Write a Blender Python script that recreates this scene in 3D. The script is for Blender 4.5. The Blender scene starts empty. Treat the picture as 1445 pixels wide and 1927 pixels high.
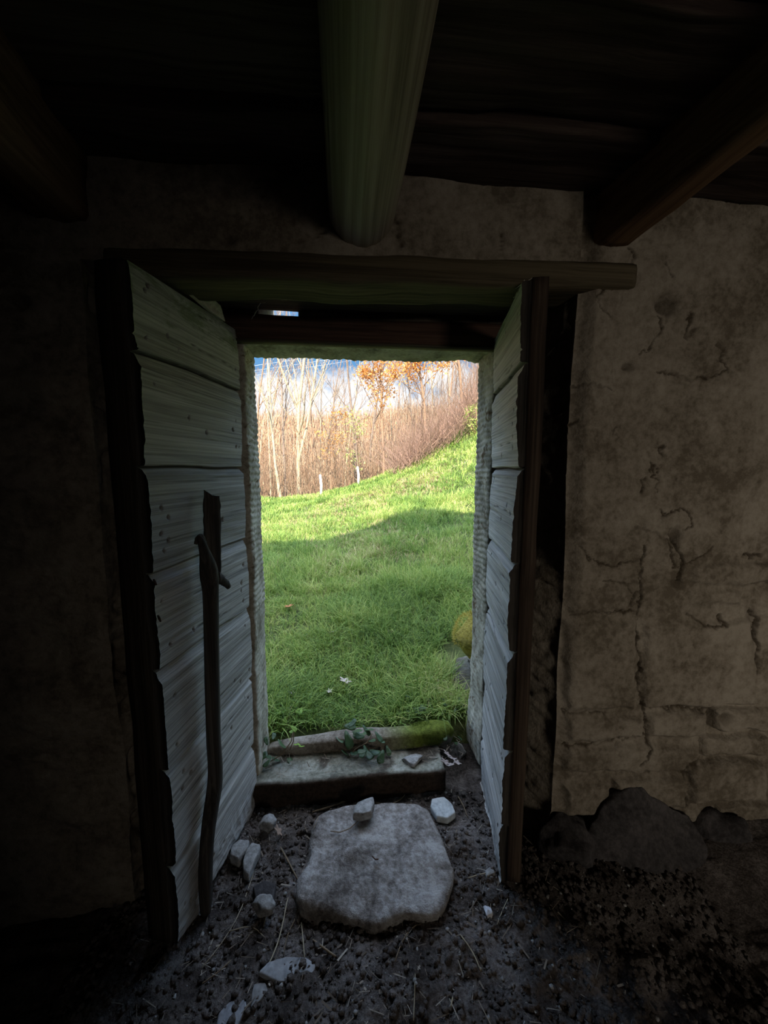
import bpy, math, random
import numpy as np
from mathutils import Vector
random.seed(7)
rng = np.random.default_rng(11)
S = bpy.context.scene
COL = S.collection
W, HH = 1445, 1927
F = 690.0; CH = 1.33
YAW = math.radians(5.9); PIT = math.radians(-6.45)
_c, _s, _cp, _sp = math.cos(YAW), math.sin(YAW), math.cos(PIT), math.sin(PIT)
FW = np.array([_s*_cp, _c*_cp, _sp]); RT = np.array([_c, -_s, 0.0]); UP = np.array([-_s*_sp, -_c*_sp, _cp])
CAM = np.array([0, 0, CH])
# ---------------------------------------------------------------- survey helpers
def ray(px, py):
    return FW + (px-722.5)/F*RT - (py-963.5)/F*UP
def PY(px, py, Y):
    d = ray(px, py); return CAM + d*(Y/d[1])
def PZ(px, py, Z=0.0):
    d = ray(px, py); return CAM + d*((Z-CH)/d[2])
def proj(x, y, z):
    v0, v1, v2 = x, y, z-CH
    dz = v0*FW[0]+v1*FW[1]+v2*FW[2]
    a = (v0*RT[0]+v1*RT[1])/dz
    b = (v0*UP[0]+v1*UP[1]+v2*UP[2])/dz
    return 722.5+F*a, 963.5-F*b
# ---------------------------------------------------------------- noise
def _hash(ix, iy, iz, seed):
    n = (ix*374761393 + iy*668265263 + iz*2147483647 + seed*1274126177) & 0xffffffff
    n = ((n ^ (n >> 13))*1274126177) & 0xffffffff
    n = ((n ^ (n >> 16))*2246822519) & 0xffffffff
    return ((n ^ (n >> 15)) & 0xffff)/65535.0
def vnoise(x, y, z=0.0, seed=0):
    x = np.asarray(x, float); y = np.asarray(y, float); z = np.asarray(z, float)+0*x
    xi = np.floor(x).astype(np.int64); yi = np.floor(y).astype(np.int64); zi = np.floor(z).astype(np.int64)
    fx, fy, fz = x-xi, y-yi, z-zi
    fx = fx*fx*(3-2*fx); fy = fy*fy*(3-2*fy); fz = fz*fz*(3-2*fz)
    r = 0
    for dx in (0, 1):
        for dy in (0, 1):
            for dz in (0, 1):
                w = (fx if dx else 1-fx)*(fy if dy else 1-fy)*(fz if dz else 1-fz)
                r = r + w*_hash(xi+dx, yi+dy, zi+dz, seed)
    return r*2-1
def fbm(x, y, z=0.0, oct=4, seed=0, gain=.5):
    r = 0; a = 1.0; f = 1.0
    for k in range(oct):
        r = r + a*vnoise(np.asarray(x)*f, np.asarray(y)*f, np.asarray(z)*f, seed+k*17); a *= gain; f *= 2.03
    return r
def sstep(e0, e1, x):
    t = np.clip((x-e0)/(e1-e0), 0, 1); return t*t*(3-2*t)
# ---------------------------------------------------------------- object helpers
def tag(o, label=None, cat=None, group=None, kind=None):
    if label: o['label'] = label
    if cat: o['category'] = cat
    if group: o['group'] = group
    if kind: o['kind'] = kind
    return o
def empty(name, loc):
    o = bpy.data.objects.new(name, None); COL.objects.link(o); o.location = loc; o.empty_display_size = .05
    return o
def mesh_obj(name, verts, faces, mat, parent=None, origin=None, smooth=True, attr=None):
    """verts in world coordinates; origin moves the object's own origin there"""
    v = np.asarray(verts, float)
    if parent is not None: org = np.array(parent_world(parent))
    elif origin is not None: org = np.array(origin, float)
    else: org = np.zeros(3)
    v = v-org
    me = bpy.data.meshes.new(name)
    if isinstance(faces, np.ndarray):
        n, k = faces.shape
        me.vertices.add(len(v)); me.vertices.foreach_set('co', v.ravel())
        me.loops.add(n*k); me.loops.foreach_set('vertex_index', faces.ravel().astype(np.int32))
        me.polygons.add(n); me.polygons.foreach_set('loop_start', np.arange(0, n*k, k, dtype=np.int32))
        me.update(calc_edges=True); me.validate()
    else:
        me.from_pydata(v.tolist(), [], faces); me.update()
    if smooth:
        me.polygons.foreach_set('use_smooth', np.ones(len(me.polygons), bool))
    if attr:
        for an, av in attr.items():
            a = me.attributes.new(an, 'FLOAT', 'POINT'); a.data.foreach_set('value', np.asarray(av, np.float32))
    if mat: me.materials.append(mat)
    o = bpy.data.objects.new(name, me); COL.objects.link(o)
    if parent is None and origin is not None: o.location = org
    if parent is not None: o.parent = parent
    return o
def parent_world(p):
    l = np.array(p.location); q = p.parent
    while q is not None: l = l+np.array(q.location); q = q.parent
    return l
def grid_faces(nu, nv, flip=False, keep=None):
    i = np.arange(nu-1)[:, None]*nv+np.arange(nv-1)[None, :]
    f = np.stack([i, i+nv, i+nv+1, i+1], -1).reshape(-1, 4)
    if keep is not None: f = f[keep.ravel()]
    if flip: f = f[:, ::-1]
    return f
class MB:
    def __init__(s): s.v = []; s.f = []
    def add(s, v, f):
        b = len(s.v); s.v.extend([tuple(p) for p in v]); s.f.extend([tuple(b+i for i in q) for q in f])
    def box(s, lo, hi):
        x0, y0, z0 = lo; x1, y1, z1 = hi
        s.hexa([(x0,y0,z0),(x1,y0,z0),(x1,y1,z0),(x0,y1,z0),(x0,y0,z1),(x1,y0,z1),(x1,y1,z1),(x0,y1,z1)])
    def hexa(s, p):
        s.add(p, [(0,3,2,1),(4,5,6,7),(0,1,5,4),(1,2,6,5),(2,3,7,6),(3,0,4,7)])
    def tube(s, pts, rad, n=6, cap=True, jit=0.0):
        pts = [np.array(p, float) for p in pts]; base = len(s.v)
        up = np.array([0.13, .21, .97]); last = None
        for k, p in enumerate(pts):
            t = pts[min(k+1, len(pts)-1)]-pts[max(k-1, 0)]; t = t/(np.linalg.norm(t)+1e-9)
            if last is None:
                a = np.cross(t, up)
                if np.linalg.norm(a) < .1: a = np.cross(t, np.array([1., 0, 0]))
            else: a = last-t*np.dot(last, t)
            a = a/(np.linalg.norm(a)+1e-9); last = a; b = np.cross(t, a)
            for j in range(n):
                an = 2*math.pi*j/n; r = rad[k]*(1+jit*(random.random()-.5))
                s.v.append(tuple(p+r*(math.cos(an)*a+math.sin(an)*b)))
        for k in range(len(pts)-1):
            for j in range(n):
                a0 = base+k*n+j; a1 = base+k*n+(j+1) % n
                s.f.append((a0, a1, a1+n, a0+n))
        if cap:
            s.f.append(tuple(base+j for j in reversed(range(n)))); e = base+(len(pts)-1)*n
            s.f.append(tuple(e+j for j in range(n)))
    def build(s, name, mat, parent=None, origin=None, smooth=True): return mesh_obj(name, s.v, s.f, mat, parent, origin, smooth)
def bevel(o, w=.004, seg=2):
    m = o.modifiers.new('bevel', 'BEVEL'); m.width = w; m.segments = seg; m.limit_method = 'ANGLE'; return o
def rough_block(lo, hi, seed=0, amp=.006, step=.03, scale=6, rnd=.012, shear=None):
    """closed box grid whose surface is displaced, for hewn timber and dressed stone; returns verts, faces"""
    lo = np.array(lo, float); hi = np.array(hi, float); n = np.maximum(2, np.ceil((hi-lo)/step).astype(int)+1)
    idx = {}; V = []; Fc = []
    def vid(i, j, k):
        key = (i, j, k)
        if key not in idx:
            idx[key] = len(V); V.append(lo+(hi-lo)*np.array([i/(n[0]-1), j/(n[1]-1), k/(n[2]-1)]))
        return idx[key]
    X, Y, Z = n-1
    for i in range(X):
        for j in range(Y):
            Fc.append((vid(i,j,0), vid(i,j+1,0), vid(i+1,j+1,0), vid(i+1,j,0)))
            Fc.append((vid(i,j,Z), vid(i+1,j,Z), vid(i+1,j+1,Z), vid(i,j+1,Z)))
    for i in range(X):
        for k in range(Z):
            Fc.append((vid(i,0,k), vid(i+1,0,k), vid(i+1,0,k+1), vid(i,0,k+1)))
            Fc.append((vid(i,Y,k), vid(i,Y,k+1), vid(i+1,Y,k+1), vid(i+1,Y,k)))
    for j in range(Y):
        for k in range(Z):
            Fc.append((vid(0,j,k), vid(0,j,k+1), vid(0,j+1,k+1), vid(0,j+1,k)))
            Fc.append((vid(X,j,k), vid(X,j+1,k), vid(X,j+1,k+1), vid(X,j,k+1)))
    V = np.array(V)
    c = (lo+hi)/2; h = (hi-lo)/2
    q = (V-c)/h
    # round the edges: pull points lying near two or more faces inward
    e = np.maximum(0, np.abs(V-c)-(h-rnd))
    L = np.linalg.norm(e, axis=1, keepdims=True)+1e-9
    V = V-np.sign(V-c)*e*(1-np.minimum(1, rnd/L))
    d = np.stack([fbm(V[:,0]*scale, V[:,1]*scale, V[:,2]*scale, 4, seed+s) for s in (1, 5, 9)], 1)
    return V+d*amp, Fc
# ---------------------------------------------------------------- materials
class NT:
    def __init__(s, name):
        s.m = bpy.data.materials.new(name); s.m.use_nodes = True; s.t = s.m.node_tree
        s.b = s.t.nodes['Principled BSDF']; s.o = s.t.nodes['Material Output']
    def n(s, t, **k):
        x = s.t.nodes.new(t)
        for a, v in k.items():
            if a in x.inputs: x.inputs[a].default_value = v
            else: setattr(x, a, v)
        return x
    def l(s, a, b): s.t.links.new(a, b)
    def coord(s, scale=(1,1,1), rot=0.0):
        tc = s.n('ShaderNodeTexCoord'); mp = s.n('ShaderNodeMapping'); mp.inputs['Scale'].default_value = scale
        vr = s.n('ShaderNodeVectorRotate'); vr.rotation_type = 'Z_AXIS'; vr.inputs['Angle'].default_value = rot
        s.l(tc.outputs['Object'], vr.inputs['Vector']); s.l(vr.outputs[0], mp.inputs['Vector']); return mp.outputs[0]
    def noise(s, vec, scale, detail=5, rough=.6, dist=0):
        x = s.n('ShaderNodeTexNoise'); x.inputs['Scale'].default_value = scale; x.inputs['Detail'].default_value = detail
        x.inputs['Roughness'].default_value = rough; x.inputs['Distortion'].default_value = dist
        s.l(vec, x.inputs['Vector']); return x.outputs['Fac']
    def ramp(s, fac, stops):
        x = s.n('ShaderNodeValToRGB'); e = x.color_ramp.elements
        while len(e) < len(stops): e.new(.5)
        for i, (p, c) in enumerate(stops): e[i].position = p; e[i].color = tuple(c)+(1,) if len(c) == 3 else c
        s.l(fac, x.inputs[0]); return x.outputs[0]
    def mix(s, fac, a, b, mode='MIX'):
        x = s.n('ShaderNodeMix'); x.data_type = 'RGBA'; x.blend_type = mode
        for v, i in ((fac, 0), (a, 6), (b, 7)):
            if hasattr(v, 'is_linked') or hasattr(v, 'links'): s.l(v, x.inputs[i])
            elif i == 0: x.inputs[0].default_value = v
            else: x.inputs[i].default_value = tuple(v)+(1,)
        return x.outputs[2]
    def math(s, op, a, b=0.0):
        x = s.n('ShaderNodeMath'); x.operation = op
        for i, v in enumerate((a, b)):
            if hasattr(v, 'links'): s.l(v, x.inputs[i])
            else: x.inputs[i].default_value = v
        return x.outputs[0]
    def bump(s, h, strength=.5, dist=.01, normal=None):
        x = s.n('ShaderNodeBump'); x.inputs['Strength'].default_value = strength; x.inputs['Distance'].default_value = dist
        s.l(h, x.inputs['Height'])
        if normal is not None: s.l(normal, x.inputs['Normal'])
        return x.outputs[0]
    def attr(s, name):
        x = s.n('ShaderNodeAttribute'); x.attribute_name = name; return x.outputs['Fac']
    def done(s, col=None, rough=.9, normal=None, spec=.15):
        if col is not None: s.l(col, s.b.inputs['Base Color'])
        if hasattr(rough, 'links'): s.l(rough, s.b.inputs['Roughness'])
        else: s.b.inputs['Roughness'].default_value = rough
        s.b.inputs['Specular IOR Level'].default_value = spec
        if normal is not None: s.l(normal, s.b.inputs['Normal'])
        return s.m
def wood(name, dark, mid, light, along='y', scale=1.0, paint=None, bumps=.6, spec=.2, fine=70, rot=0.0, boards=False, ct=.09):
    m = NT(name)
    k = dict(x=(.6, fine, fine), y=(fine, .6, fine), z=(fine, fine, .6))[along]
    k = tuple(c*scale for c in k)
    v = m.coord(k, rot)
    g = m.noise(v, 1.6, 6, .66, .25)
    v2 = m.coord(tuple(c*.22 if c > 2 else c*1.3 for c in k), rot)
    g2 = m.noise(v2, 1.5, 3, .6, .5)
    v3 = m.coord((1, 1, 1)); blot = m.noise(v3, 5, 4, .6)
    f = m.math('ADD', m.math('MULTIPLY', g, .62), m.math('MULTIPLY', g2, .38))
    c = m.ramp(f, [(.495-ct, dark), (.495, mid), (.495+ct*1.1, light)])
    c = m.mix(m.math('MULTIPLY', blot, .5), c, mid)
    if paint:
        z0, z1, pc = paint
        tc = m.n('ShaderNodeTexCoord'); sp = m.n('ShaderNodeSeparateXYZ'); m.l(tc.outputs['Object'], sp.inputs[0])
        zr = m.n('ShaderNodeMapRange'); zr.inputs[1].default_value = z0; zr.inputs[2].default_value = z1; m.l(sp.outputs[2], zr.inputs[0])
        pn = m.noise(m.coord((10, 3, 10)), 2.2, 8, .75, .5)
        pf = m.math('ADD', m.math('MULTIPLY', zr.outputs[0], .75), m.math('SUBTRACT', pn, .5))
        pf2 = m.ramp(pf, [(.42, (0, 0, 0)), (.52, (1, 1, 1))])
        x = m.n('ShaderNodeRGBToBW'); m.l(pf2, x.inputs[0])
        c = m.mix(m.math('MULTIPLY', x.outputs[0], .8), c, pc)
    if boards:
        tf = m.math('ADD', .92, m.math('MULTIPLY', m.attr('tone'), .22)); cb = m.n('ShaderNodeCombineColor'); [m.l(tf, cb.inputs[i]) for i in range(3)]
        c = m.mix(1.0, c, cb.outputs[0], 'MULTIPLY'); c = m.mix(m.attr('crack'), c, (.025, .022, .018))
    h = m.math('ADD', m.math('MULTIPLY', g, .7), m.math('MULTIPLY', g2, .5))
    return m.done(c, .85, m.bump(h, bumps, .006), spec)
def earth(name, dark, mid, light, s1=4, s2=40, bumpd=.01, crack_col=None, rough=.95, moss=None, spec=.1, bs=.6):
    m = NT(name); v = m.coord()
    a = m.noise(v, s1, 5, .6, .3); b = m.noise(v, s2, 6, .7)
    f = m.math('ADD', m.math('MULTIPLY', a, .55), m.math('MULTIPLY', b, .45))
    c = m.ramp(f, [(.40, dark), (.495, mid), (.60, light)])
    if crack_col: c = m.mix(m.attr('crack'), c, crack_col)  # darker colour mixed in along the crack attribute
    if moss:
        geo = m.n('ShaderNodeNewGeometry') if False else None
        mf = m.attr('moss'); mn = m.noise(v, 60, 4, .7)
        mm = m.math('MULTIPLY', mf, 1.0)
        mc = m.ramp(mn, [(.35, tuple(c_*.45 for c_ in moss)), (.65, moss)])
        c = m.mix(mm, c, mc)
    return m.done(c, rough, m.bump(m.math('ADD', b, m.math('MULTIPLY', a, .5)), bs, bumpd), spec)

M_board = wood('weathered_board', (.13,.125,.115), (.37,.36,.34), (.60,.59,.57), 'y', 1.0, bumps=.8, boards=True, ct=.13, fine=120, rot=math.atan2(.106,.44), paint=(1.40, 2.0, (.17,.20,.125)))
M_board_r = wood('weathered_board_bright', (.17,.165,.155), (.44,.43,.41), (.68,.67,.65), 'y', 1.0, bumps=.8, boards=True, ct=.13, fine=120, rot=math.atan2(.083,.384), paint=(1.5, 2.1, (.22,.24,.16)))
M_end_shade = wood('shaded_board_end', (.02,.018,.015), (.04,.035,.03), (.08,.07,.06), 'z', 1.0)  # shade on the board ends, put into a dark wood colour
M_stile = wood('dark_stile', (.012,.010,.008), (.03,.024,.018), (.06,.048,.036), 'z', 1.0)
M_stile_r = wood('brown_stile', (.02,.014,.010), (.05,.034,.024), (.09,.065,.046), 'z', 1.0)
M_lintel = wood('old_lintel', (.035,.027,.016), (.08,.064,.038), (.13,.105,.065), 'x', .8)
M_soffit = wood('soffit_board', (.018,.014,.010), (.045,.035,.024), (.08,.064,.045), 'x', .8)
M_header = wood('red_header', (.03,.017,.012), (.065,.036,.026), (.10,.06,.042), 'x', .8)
M_log = wood('ceiling_log', (.13,.11,.075), (.33,.28,.205), (.50,.44,.34), 'y', .6, fine=40)
M_beam = wood('squared_beam', (.09,.05,.025), (.20,.12,.06), (.28,.18,.10), 'y', .6)
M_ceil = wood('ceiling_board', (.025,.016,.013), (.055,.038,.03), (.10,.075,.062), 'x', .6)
M_stick = wood('dead_branch', (.02,.018,.016), (.05,.043,.037), (.11,.098,.088), 'z', .9)
M_plaster = earth('lime_plaster_and_stone', (.14,.115,.085), (.245,.21,.165), (.33,.29,.235), 5, 45, .012, crack_col=(.06,.045,.03))
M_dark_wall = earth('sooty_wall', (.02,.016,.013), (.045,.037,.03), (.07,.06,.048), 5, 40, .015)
M_floor = earth('trodden_earth', (.055,.045,.040), (.12,.102,.092), (.24,.21,.195), 9, 110, .012, bs=1.0)
M_slab = earth('grey_slab', (.10,.088,.08), (.225,.205,.19), (.40,.385,.37), 9, 55, .010, bs=1.0)
M_rock = earth('grey_rock', (.14,.135,.13), (.26,.255,.245), (.38,.375,.37), 12, 80, .006)
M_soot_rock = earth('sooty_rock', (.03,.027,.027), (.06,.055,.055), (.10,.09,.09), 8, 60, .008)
M_kerb = earth('kerb_stone', (.09,.075,.06), (.19,.165,.135), (.32,.29,.25), 8, 60, .008, moss=(.16,.20,.035))
M_thr = earth('threshold_stone', (.11,.11,.09), (.21,.21,.17), (.33,.33,.29), 9, 60, .006, moss=(.05,.035,.025))  # moss slot holds brown for top patches and the front's painted shade
M_moss_rock = earth('mossy_rock', (.10,.09,.07), (.18,.165,.14), (.27,.25,.22), 8, 60, .012, moss=(.52,.45,.12))
M_frame_stone = earth('tooled_sandstone', (.20,.18,.135), (.37,.345,.28), (.50,.47,.39), 10, 70, .004, crack_col=(.13,.085,.05), bs=.5)

def leafy(name, cols, rough=.6, trans=.35, spec=.25, tone=False):
    m = NT(name)
    g = m.n('ShaderNodeNewGeometry')
    c = m.ramp(m.math('ADD', m.math('MULTIPLY', g.outputs['Random Per Island'], .6), m.math('MULTIPLY', m.attr('tone'), .4)) if tone else g.outputs['Random Per Island'], cols)
    m.l(c, m.b.inputs['Base Color']); m.b.inputs['Roughness'].default_value = rough; m.b.inputs['Specular IOR Level'].default_value = spec
    t = m.n('ShaderNodeBsdfTranslucent'); m.l(c, t.inputs[0]); mx = m.n('ShaderNodeMixShader'); mx.inputs[0].default_value = trans
    m.l(m.b.outputs[0], mx.inputs[1]); m.l(t.outputs[0], mx.inputs[2]); m.l(mx.outputs[0], m.o.inputs[0])
    return m.m
M_grass = leafy('meadow_grass', [(0,(.08,.14,.035)), (.3,(.16,.27,.06)), (.55,(.30,.42,.095)), (.8,(.44,.50,.15)), (.93,(.58,.55,.25)), (1,(.68,.58,.36))], tone=True)
M_grass_dry = leafy('dry_grass', [(0,(.30,.26,.11)), (.5,(.42,.34,.18)), (1,(.55,.46,.27))])
M_oakleaf = leafy('russet_oak_leaf', [(0,(.50,.22,.06)), (.5,(.68,.33,.10)), (1,(.80,.47,.18))])
M_ivy = leafy('ivy_leaf', [(0,(.03,.06,.025)), (.6,(.05,.10,.04)), (1,(.10,.18,.05))], .45, .2, .4)
M_ivy_y = leafy('young_leaf', [(0,(.14,.28,.05)), (1,(.30,.46,.08))], .5)
M_budleaf = leafy('spring_bud_leaf', [(0,(.40,.46,.14)), (1,(.60,.62,.25))])
def plain(name, col, var=.25, scale=20, rough=.85, spec=.15):
    return earth(name, tuple(c*(1-var) for c in col), col, tuple(min(1, c*(1+var)) for c in col), scale, scale*4, .002, rough=rough, spec=spec, bs=.2)
M_bark = plain('pale_bark', (.42,.33,.23)); M_bark2 = plain('brown_bark', (.28,.18,.12)); M_bark3 = plain('grey_bark', (.22,.17,.14))
M_twig = plain('dry_twig', (.20,.15,.10)); M_straw = plain('straw', (.36,.31,.22))
M_deadleaf = plain('bleached_leaf', (.55,.48,.43)); M_redleaf = plain('russet_leaf', (.42,.19,.09)); M_brownleaf = plain('brown_dead_leaf', (.24,.17,.13))
M_web = plain('dusty_cobweb', (.45,.42,.36)); M_wire = plain('pale_wire', (.75,.78,.82)); M_white = plain('limewashed_post', (.85,.82,.78))
M_roof = plain('roof_tiles', (.30,.14,.08)); M_iron = plain('rusty_iron', (.06,.035,.025))

# ---------------------------------------------------------------- terrain
def ground(x, Y):
    x = np.asarray(x, float); Y = np.asarray(Y, float)
    xx = np.clip(x, -6, 6)
    g = .0887+.03386*xx+.00738*xx*xx
    d = np.minimum(Y, 10.0)-1.8
    z = .12+d*g
    far = np.maximum(Y-10.0, 0)
    z = z-.10*far*np.exp(-far/60)-(far**1.5)*.004*0
    z = z+.03*fbm(x*1.1, Y*1.1, 0, 3, 5)*sstep(1.7, 3, Y)
    z = np.where(Y < 1.80, z+.015*(1-sstep(1.64, 1.80, Y))-.12*(1-sstep(1.54, 1.59, Y)), z)
    return z
def hit(px, py):
    d = ray(px, py); t = 1.6
    while t < 40 and CH+d[2]*t > ground(d[0]*t, d[1]*t): t += .02
    return np.array([d[0]*t, d[1]*t, float(ground(d[0]*t, d[1]*t))])
ys = np.concatenate([np.linspace(1.5, 4, 60), np.linspace(4.1, 12, 90), np.linspace(12.4, 46, 60)])
xs = np.concatenate([np.linspace(-30, -5, 20), np.linspace(-4.7, 6, 120), np.linspace(6.3, 34, 25)])
X, Y = np.meshgrid(xs, ys, indexing='ij')
Z = ground(X, Y)
M_soil = earth('meadow_soil', (.035,.05,.018), (.075,.095,.035), (.15,.16,.06), 2, 30, .02)
mesh_obj('ground', np.stack([X, Y, Z], -1).reshape(-1, 3), grid_faces(len(xs), len(ys)), M_soil)['kind'] = 'structure'

# the wooded ridge across the valley
hx = np.linspace(-70, 75, 90); hy = np.linspace(44, 130, 50)
X, Y = np.meshgrid(hx, hy, indexing='ij')
t = sstep(44, 95, Y)
Zt = 12.3+1.8*np.sin(X*.045+.6)+1.3*fbm(X*.05, Y*.05, 0, 3, 3)
Z = -3.0+t*(Zt+3)+1.0*fbm(X*.35, Y*.35, 0, 4, 8)*t
M_hill = earth('far_wooded_hill', (.20,.12,.07), (.34,.21,.13), (.48,.32,.20), .25, 1.6, .3)
tag(mesh_obj('hillside', np.stack([X, Y, Z], -1).reshape(-1, 3), grid_faces(len(hx), len(hy)), M_hill), kind='structure')

# ---------------------------------------------------------------- grass
def blades(n, sampler, hmin, hmax, wid, name, mat, label, tuft=.06, lean=.55, per=14):
    nt = max(1, n//per)
    tx, ty = sampler(nt)
    hs = (vnoise(tx*2.3, ty*2.3, 0, 31)*.5+.5)
    cx = np.repeat(tx, per); cy = np.repeat(ty, per); hs = np.repeat(hs, per)
    N = len(cx)
    ang = rng.uniform(0, 2*np.pi, N); rr = tuft*np.sqrt(rng.uniform(0, 1, N))
    sc = np.repeat(rng.uniform(.7, 1.3, nt), per)
    bx = cx+rr*np.cos(ang); by = cy+rr*np.sin(ang)
    ok = (by > 1.61) & ~((bx > .58+.04*np.sin(by*20)) & (by > 1.72) & (by < 2.3))
    bx, by, ang, hs, sc, cy = bx[ok], by[ok], ang[ok], hs[ok], sc[ok], cy[ok]; N = len(bx)
    bz = ground(bx, by)-.005
    L = (hmin+(hmax-hmin)*hs)*rng.uniform(.6, 1.25, N)*sc
    la = ang+rng.normal(0, .6, N); ln = np.abs(rng.normal(lean, .28, N))
    dx, dy = np.cos(la), np.sin(la)
    w = wid*rng.uniform(.6, 1.3, N)*np.maximum(1, by/4.0)**.8
    face = la+np.pi/2+rng.normal(0, .5, N); wx, wy = np.cos(face)*w/2, np.sin(face)*w/2
    V = np.empty((N, 7, 3))
    for k, (s, ww) in enumerate(((0, 1), (.38, .95), (.74, .6))):
        ox = dx*L*ln*s**1.8*1.0; oy = dy*L*ln*s**1.8; oz = L*(s-.38*ln*s*s)
        V[:, 2*k, 0] = bx+ox-wx*ww; V[:, 2*k, 1] = by+oy-wy*ww; V[:, 2*k, 2] = bz+oz
        V[:, 2*k+1, 0] = bx+ox+wx*ww; V[:, 2*k+1, 1] = by+oy+wy*ww; V[:, 2*k+1, 2] = bz+oz
    V[:, 6, 0] = bx+dx*L*ln; V[:, 6, 1] = by+dy*L*ln; V[:, 6, 2] = bz+L*(1-.45*ln)
    b = (np.arange(N)*7)[:, None]
    T = np.array([[0,1,3],[0,3,2],[2,3,5],[2,5,4],[4,5,6]])
    Fc = (b[:, None, :]+T[None]).reshape(-1, 3)
    tone = np.clip(.5+.55*fbm(bx*1.7, by*1.7, 0, 3, 77)+.25*vnoise(bx*9, by*9, 0, 78), 0, 1)
    o = mesh_obj(name, V.reshape(-1, 3), Fc, mat, smooth=False, attr={'tone': np.repeat(tone, 7)})
    return tag(o, label, 'grass', kind='stuff')
def wedge(y0, y1, u0=-.42, u1=.62, pw=1.0):
    def f(n):
        y = (y0**pw+(y1**pw-y0**pw)*rng.uniform(0, 1, n))**(1/pw)
        return y*rng.uniform(u0, u1, n), y
    return f
blades(34000, wedge(1.62, 3.4, pw=1.3), .03, .17, .0045, 'meadow_grass', M_grass, 'short green grass in the shade of the house just beyond the step', .05, .75)
blades(5000, wedge(1.60, 1.95), .06, .15, .0042, 'meadow_grass', M_grass, 'fringe of grass hanging over the back of the step edge stone', .05, .8)
blades(46000, wedge(3.2, 6.2, pw=1.4), .05, .20, .0056, 'meadow_grass', M_grass, 'green grass on the slope where the house shadow meets the sunlight', .07, .6)
blades(60000, wedge(5.8, 11.5, pw=1.3), .07, .16, .008, 'meadow_grass', M_grass, 'bright sunlit yellow-green grass up to the edge of the wood', .10, .55)
def dry(n):
    c = [hit(640, 960), hit(690, 945), hit(740, 930), hit(560, 990), hit(600, 985), hit(800, 905), hit(700, 1020)]
    k = rng.integers(0, len(c), n); cc = np.array(c)[k]
    return cc[:, 0]+rng.normal(0, .45, n), np.minimum(cc[:, 1]+rng.normal(0, .5, n), 9.6)
blades(16000, dry, .05, .13, .009, 'dry_grass', M_grass_dry, 'withered tan grass patches among the sunlit green', .08, .8)

# ---------------------------------------------------------------- trees
def make_tree(seed, H, r0, spread=.5, levels=3, nb=9, crown=.35, lean=(0, 0), leafn=0, fork=False, leaf_size=.09, crownlow=None):
    R = random.Random(seed); br = MB(); leaves = []; tk = MB()
    def limb(mb, p, d, L, r, lev, sides):
        n = 5 if lev == 0 else (4 if lev == 1 else 3)
        pts = [p.copy()]; rad = [r]; dd = d.copy()
        for k in range(n):
            wob = np.array([R.gauss(0, 1), R.gauss(0, 1), R.gauss(0, .4)])*(.05 if lev == 0 else .14)
            dd = dd+wob+(np.array([0, 0, .10]) if lev > 0 else 0); dd = dd/np.linalg.norm(dd)
            pts.append(pts[-1]+dd*L/n); rad.append(r*(1-(k+1)/n*(.72 if lev == 0 else .8)))
        mb.tube(pts, rad, sides, cap=False)
        return pts, rad, dd
    d0 = np.array([lean[0], lean[1], 1.0]); d0 /= np.linalg.norm(d0)
    trunks = [limb(tk, np.zeros(3), d0, H, r0, 0, 7)]
    if fork:
        p, ra, _ = trunks[0]
        trunks.append(limb(tk, p[1]*.9, np.array([.28, .1, 1.0])/1.05, H*.75, ra[1]*.8, 0, 6))
        trunks.append(limb(tk, p[2]*.95, np.array([-.34, .05, 1.0])/1.06, H*.6, ra[2]*.7, 0, 6))
    def grow(pts, rad, L, lev):
        cnt = nb if lev == 1 else (5 if lev == 2 else 4)
        for q in range(cnt):
            t = (crown if lev == 1 else .2)+(1-(crown if lev == 1 else .2))*R.random()**.9
            f = t*(len(pts)-1); k = min(int(f), len(pts)-2); a = f-k
            p = pts[k]*(1-a)+pts[k+1]*a; r = rad[k]*(1-a)+rad[k+1]*a
            base = pts[k+1]-pts[k]; base = base/np.linalg.norm(base)
            az = R.random()*6.283; sd = np.array([math.cos(az), math.sin(az), 0])
            d = base*R.uniform(.6, 1.0)+sd*spread*R.uniform(.7, 1.5); d /= np.linalg.norm(d)
            l2 = L*R.uniform(.6, 1.1)*(1-.45*t)
            pp, rr, _ = limb(br, p, d, l2, max(.006, r*.5), lev, 4 if lev == 1 else 3)
            if lev < levels: grow(pp, rr, l2*.5, lev+1)
            if lev >= 2: leaves.extend(pp[1:])
    for p, ra, _ in trunks: grow(p, ra, H*.36, 1)
    lf = None
    if leafn:
        lf = MB()
        clusters = R.sample(leaves, min(len(leaves), max(6, len(leaves)//3)))
        for _ in range(leafn):
            c = R.choice(clusters)+np.array([R.gauss(0, .13), R.gauss(0, .13), R.gauss(0, .12)])
            s = leaf_size*R.uniform(.6, 1.3); a = np.array([R.gauss(0, 1), R.gauss(0, 1), R.gauss(0, 1)]); a /= np.linalg.norm(a)
            b = np.cross(a, np.array([R.gauss(0, 1), R.gauss(0, 1), R.gauss(0, 1)])); b /= np.linalg.norm(b)+1e-9
            lf.add([c-a*s, c-b*s*.5+a*s*.1, c+a*s, c+b*s*.5+a*s*.1], [(0, 1, 2, 3)])
    return tk, br, lf
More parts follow.
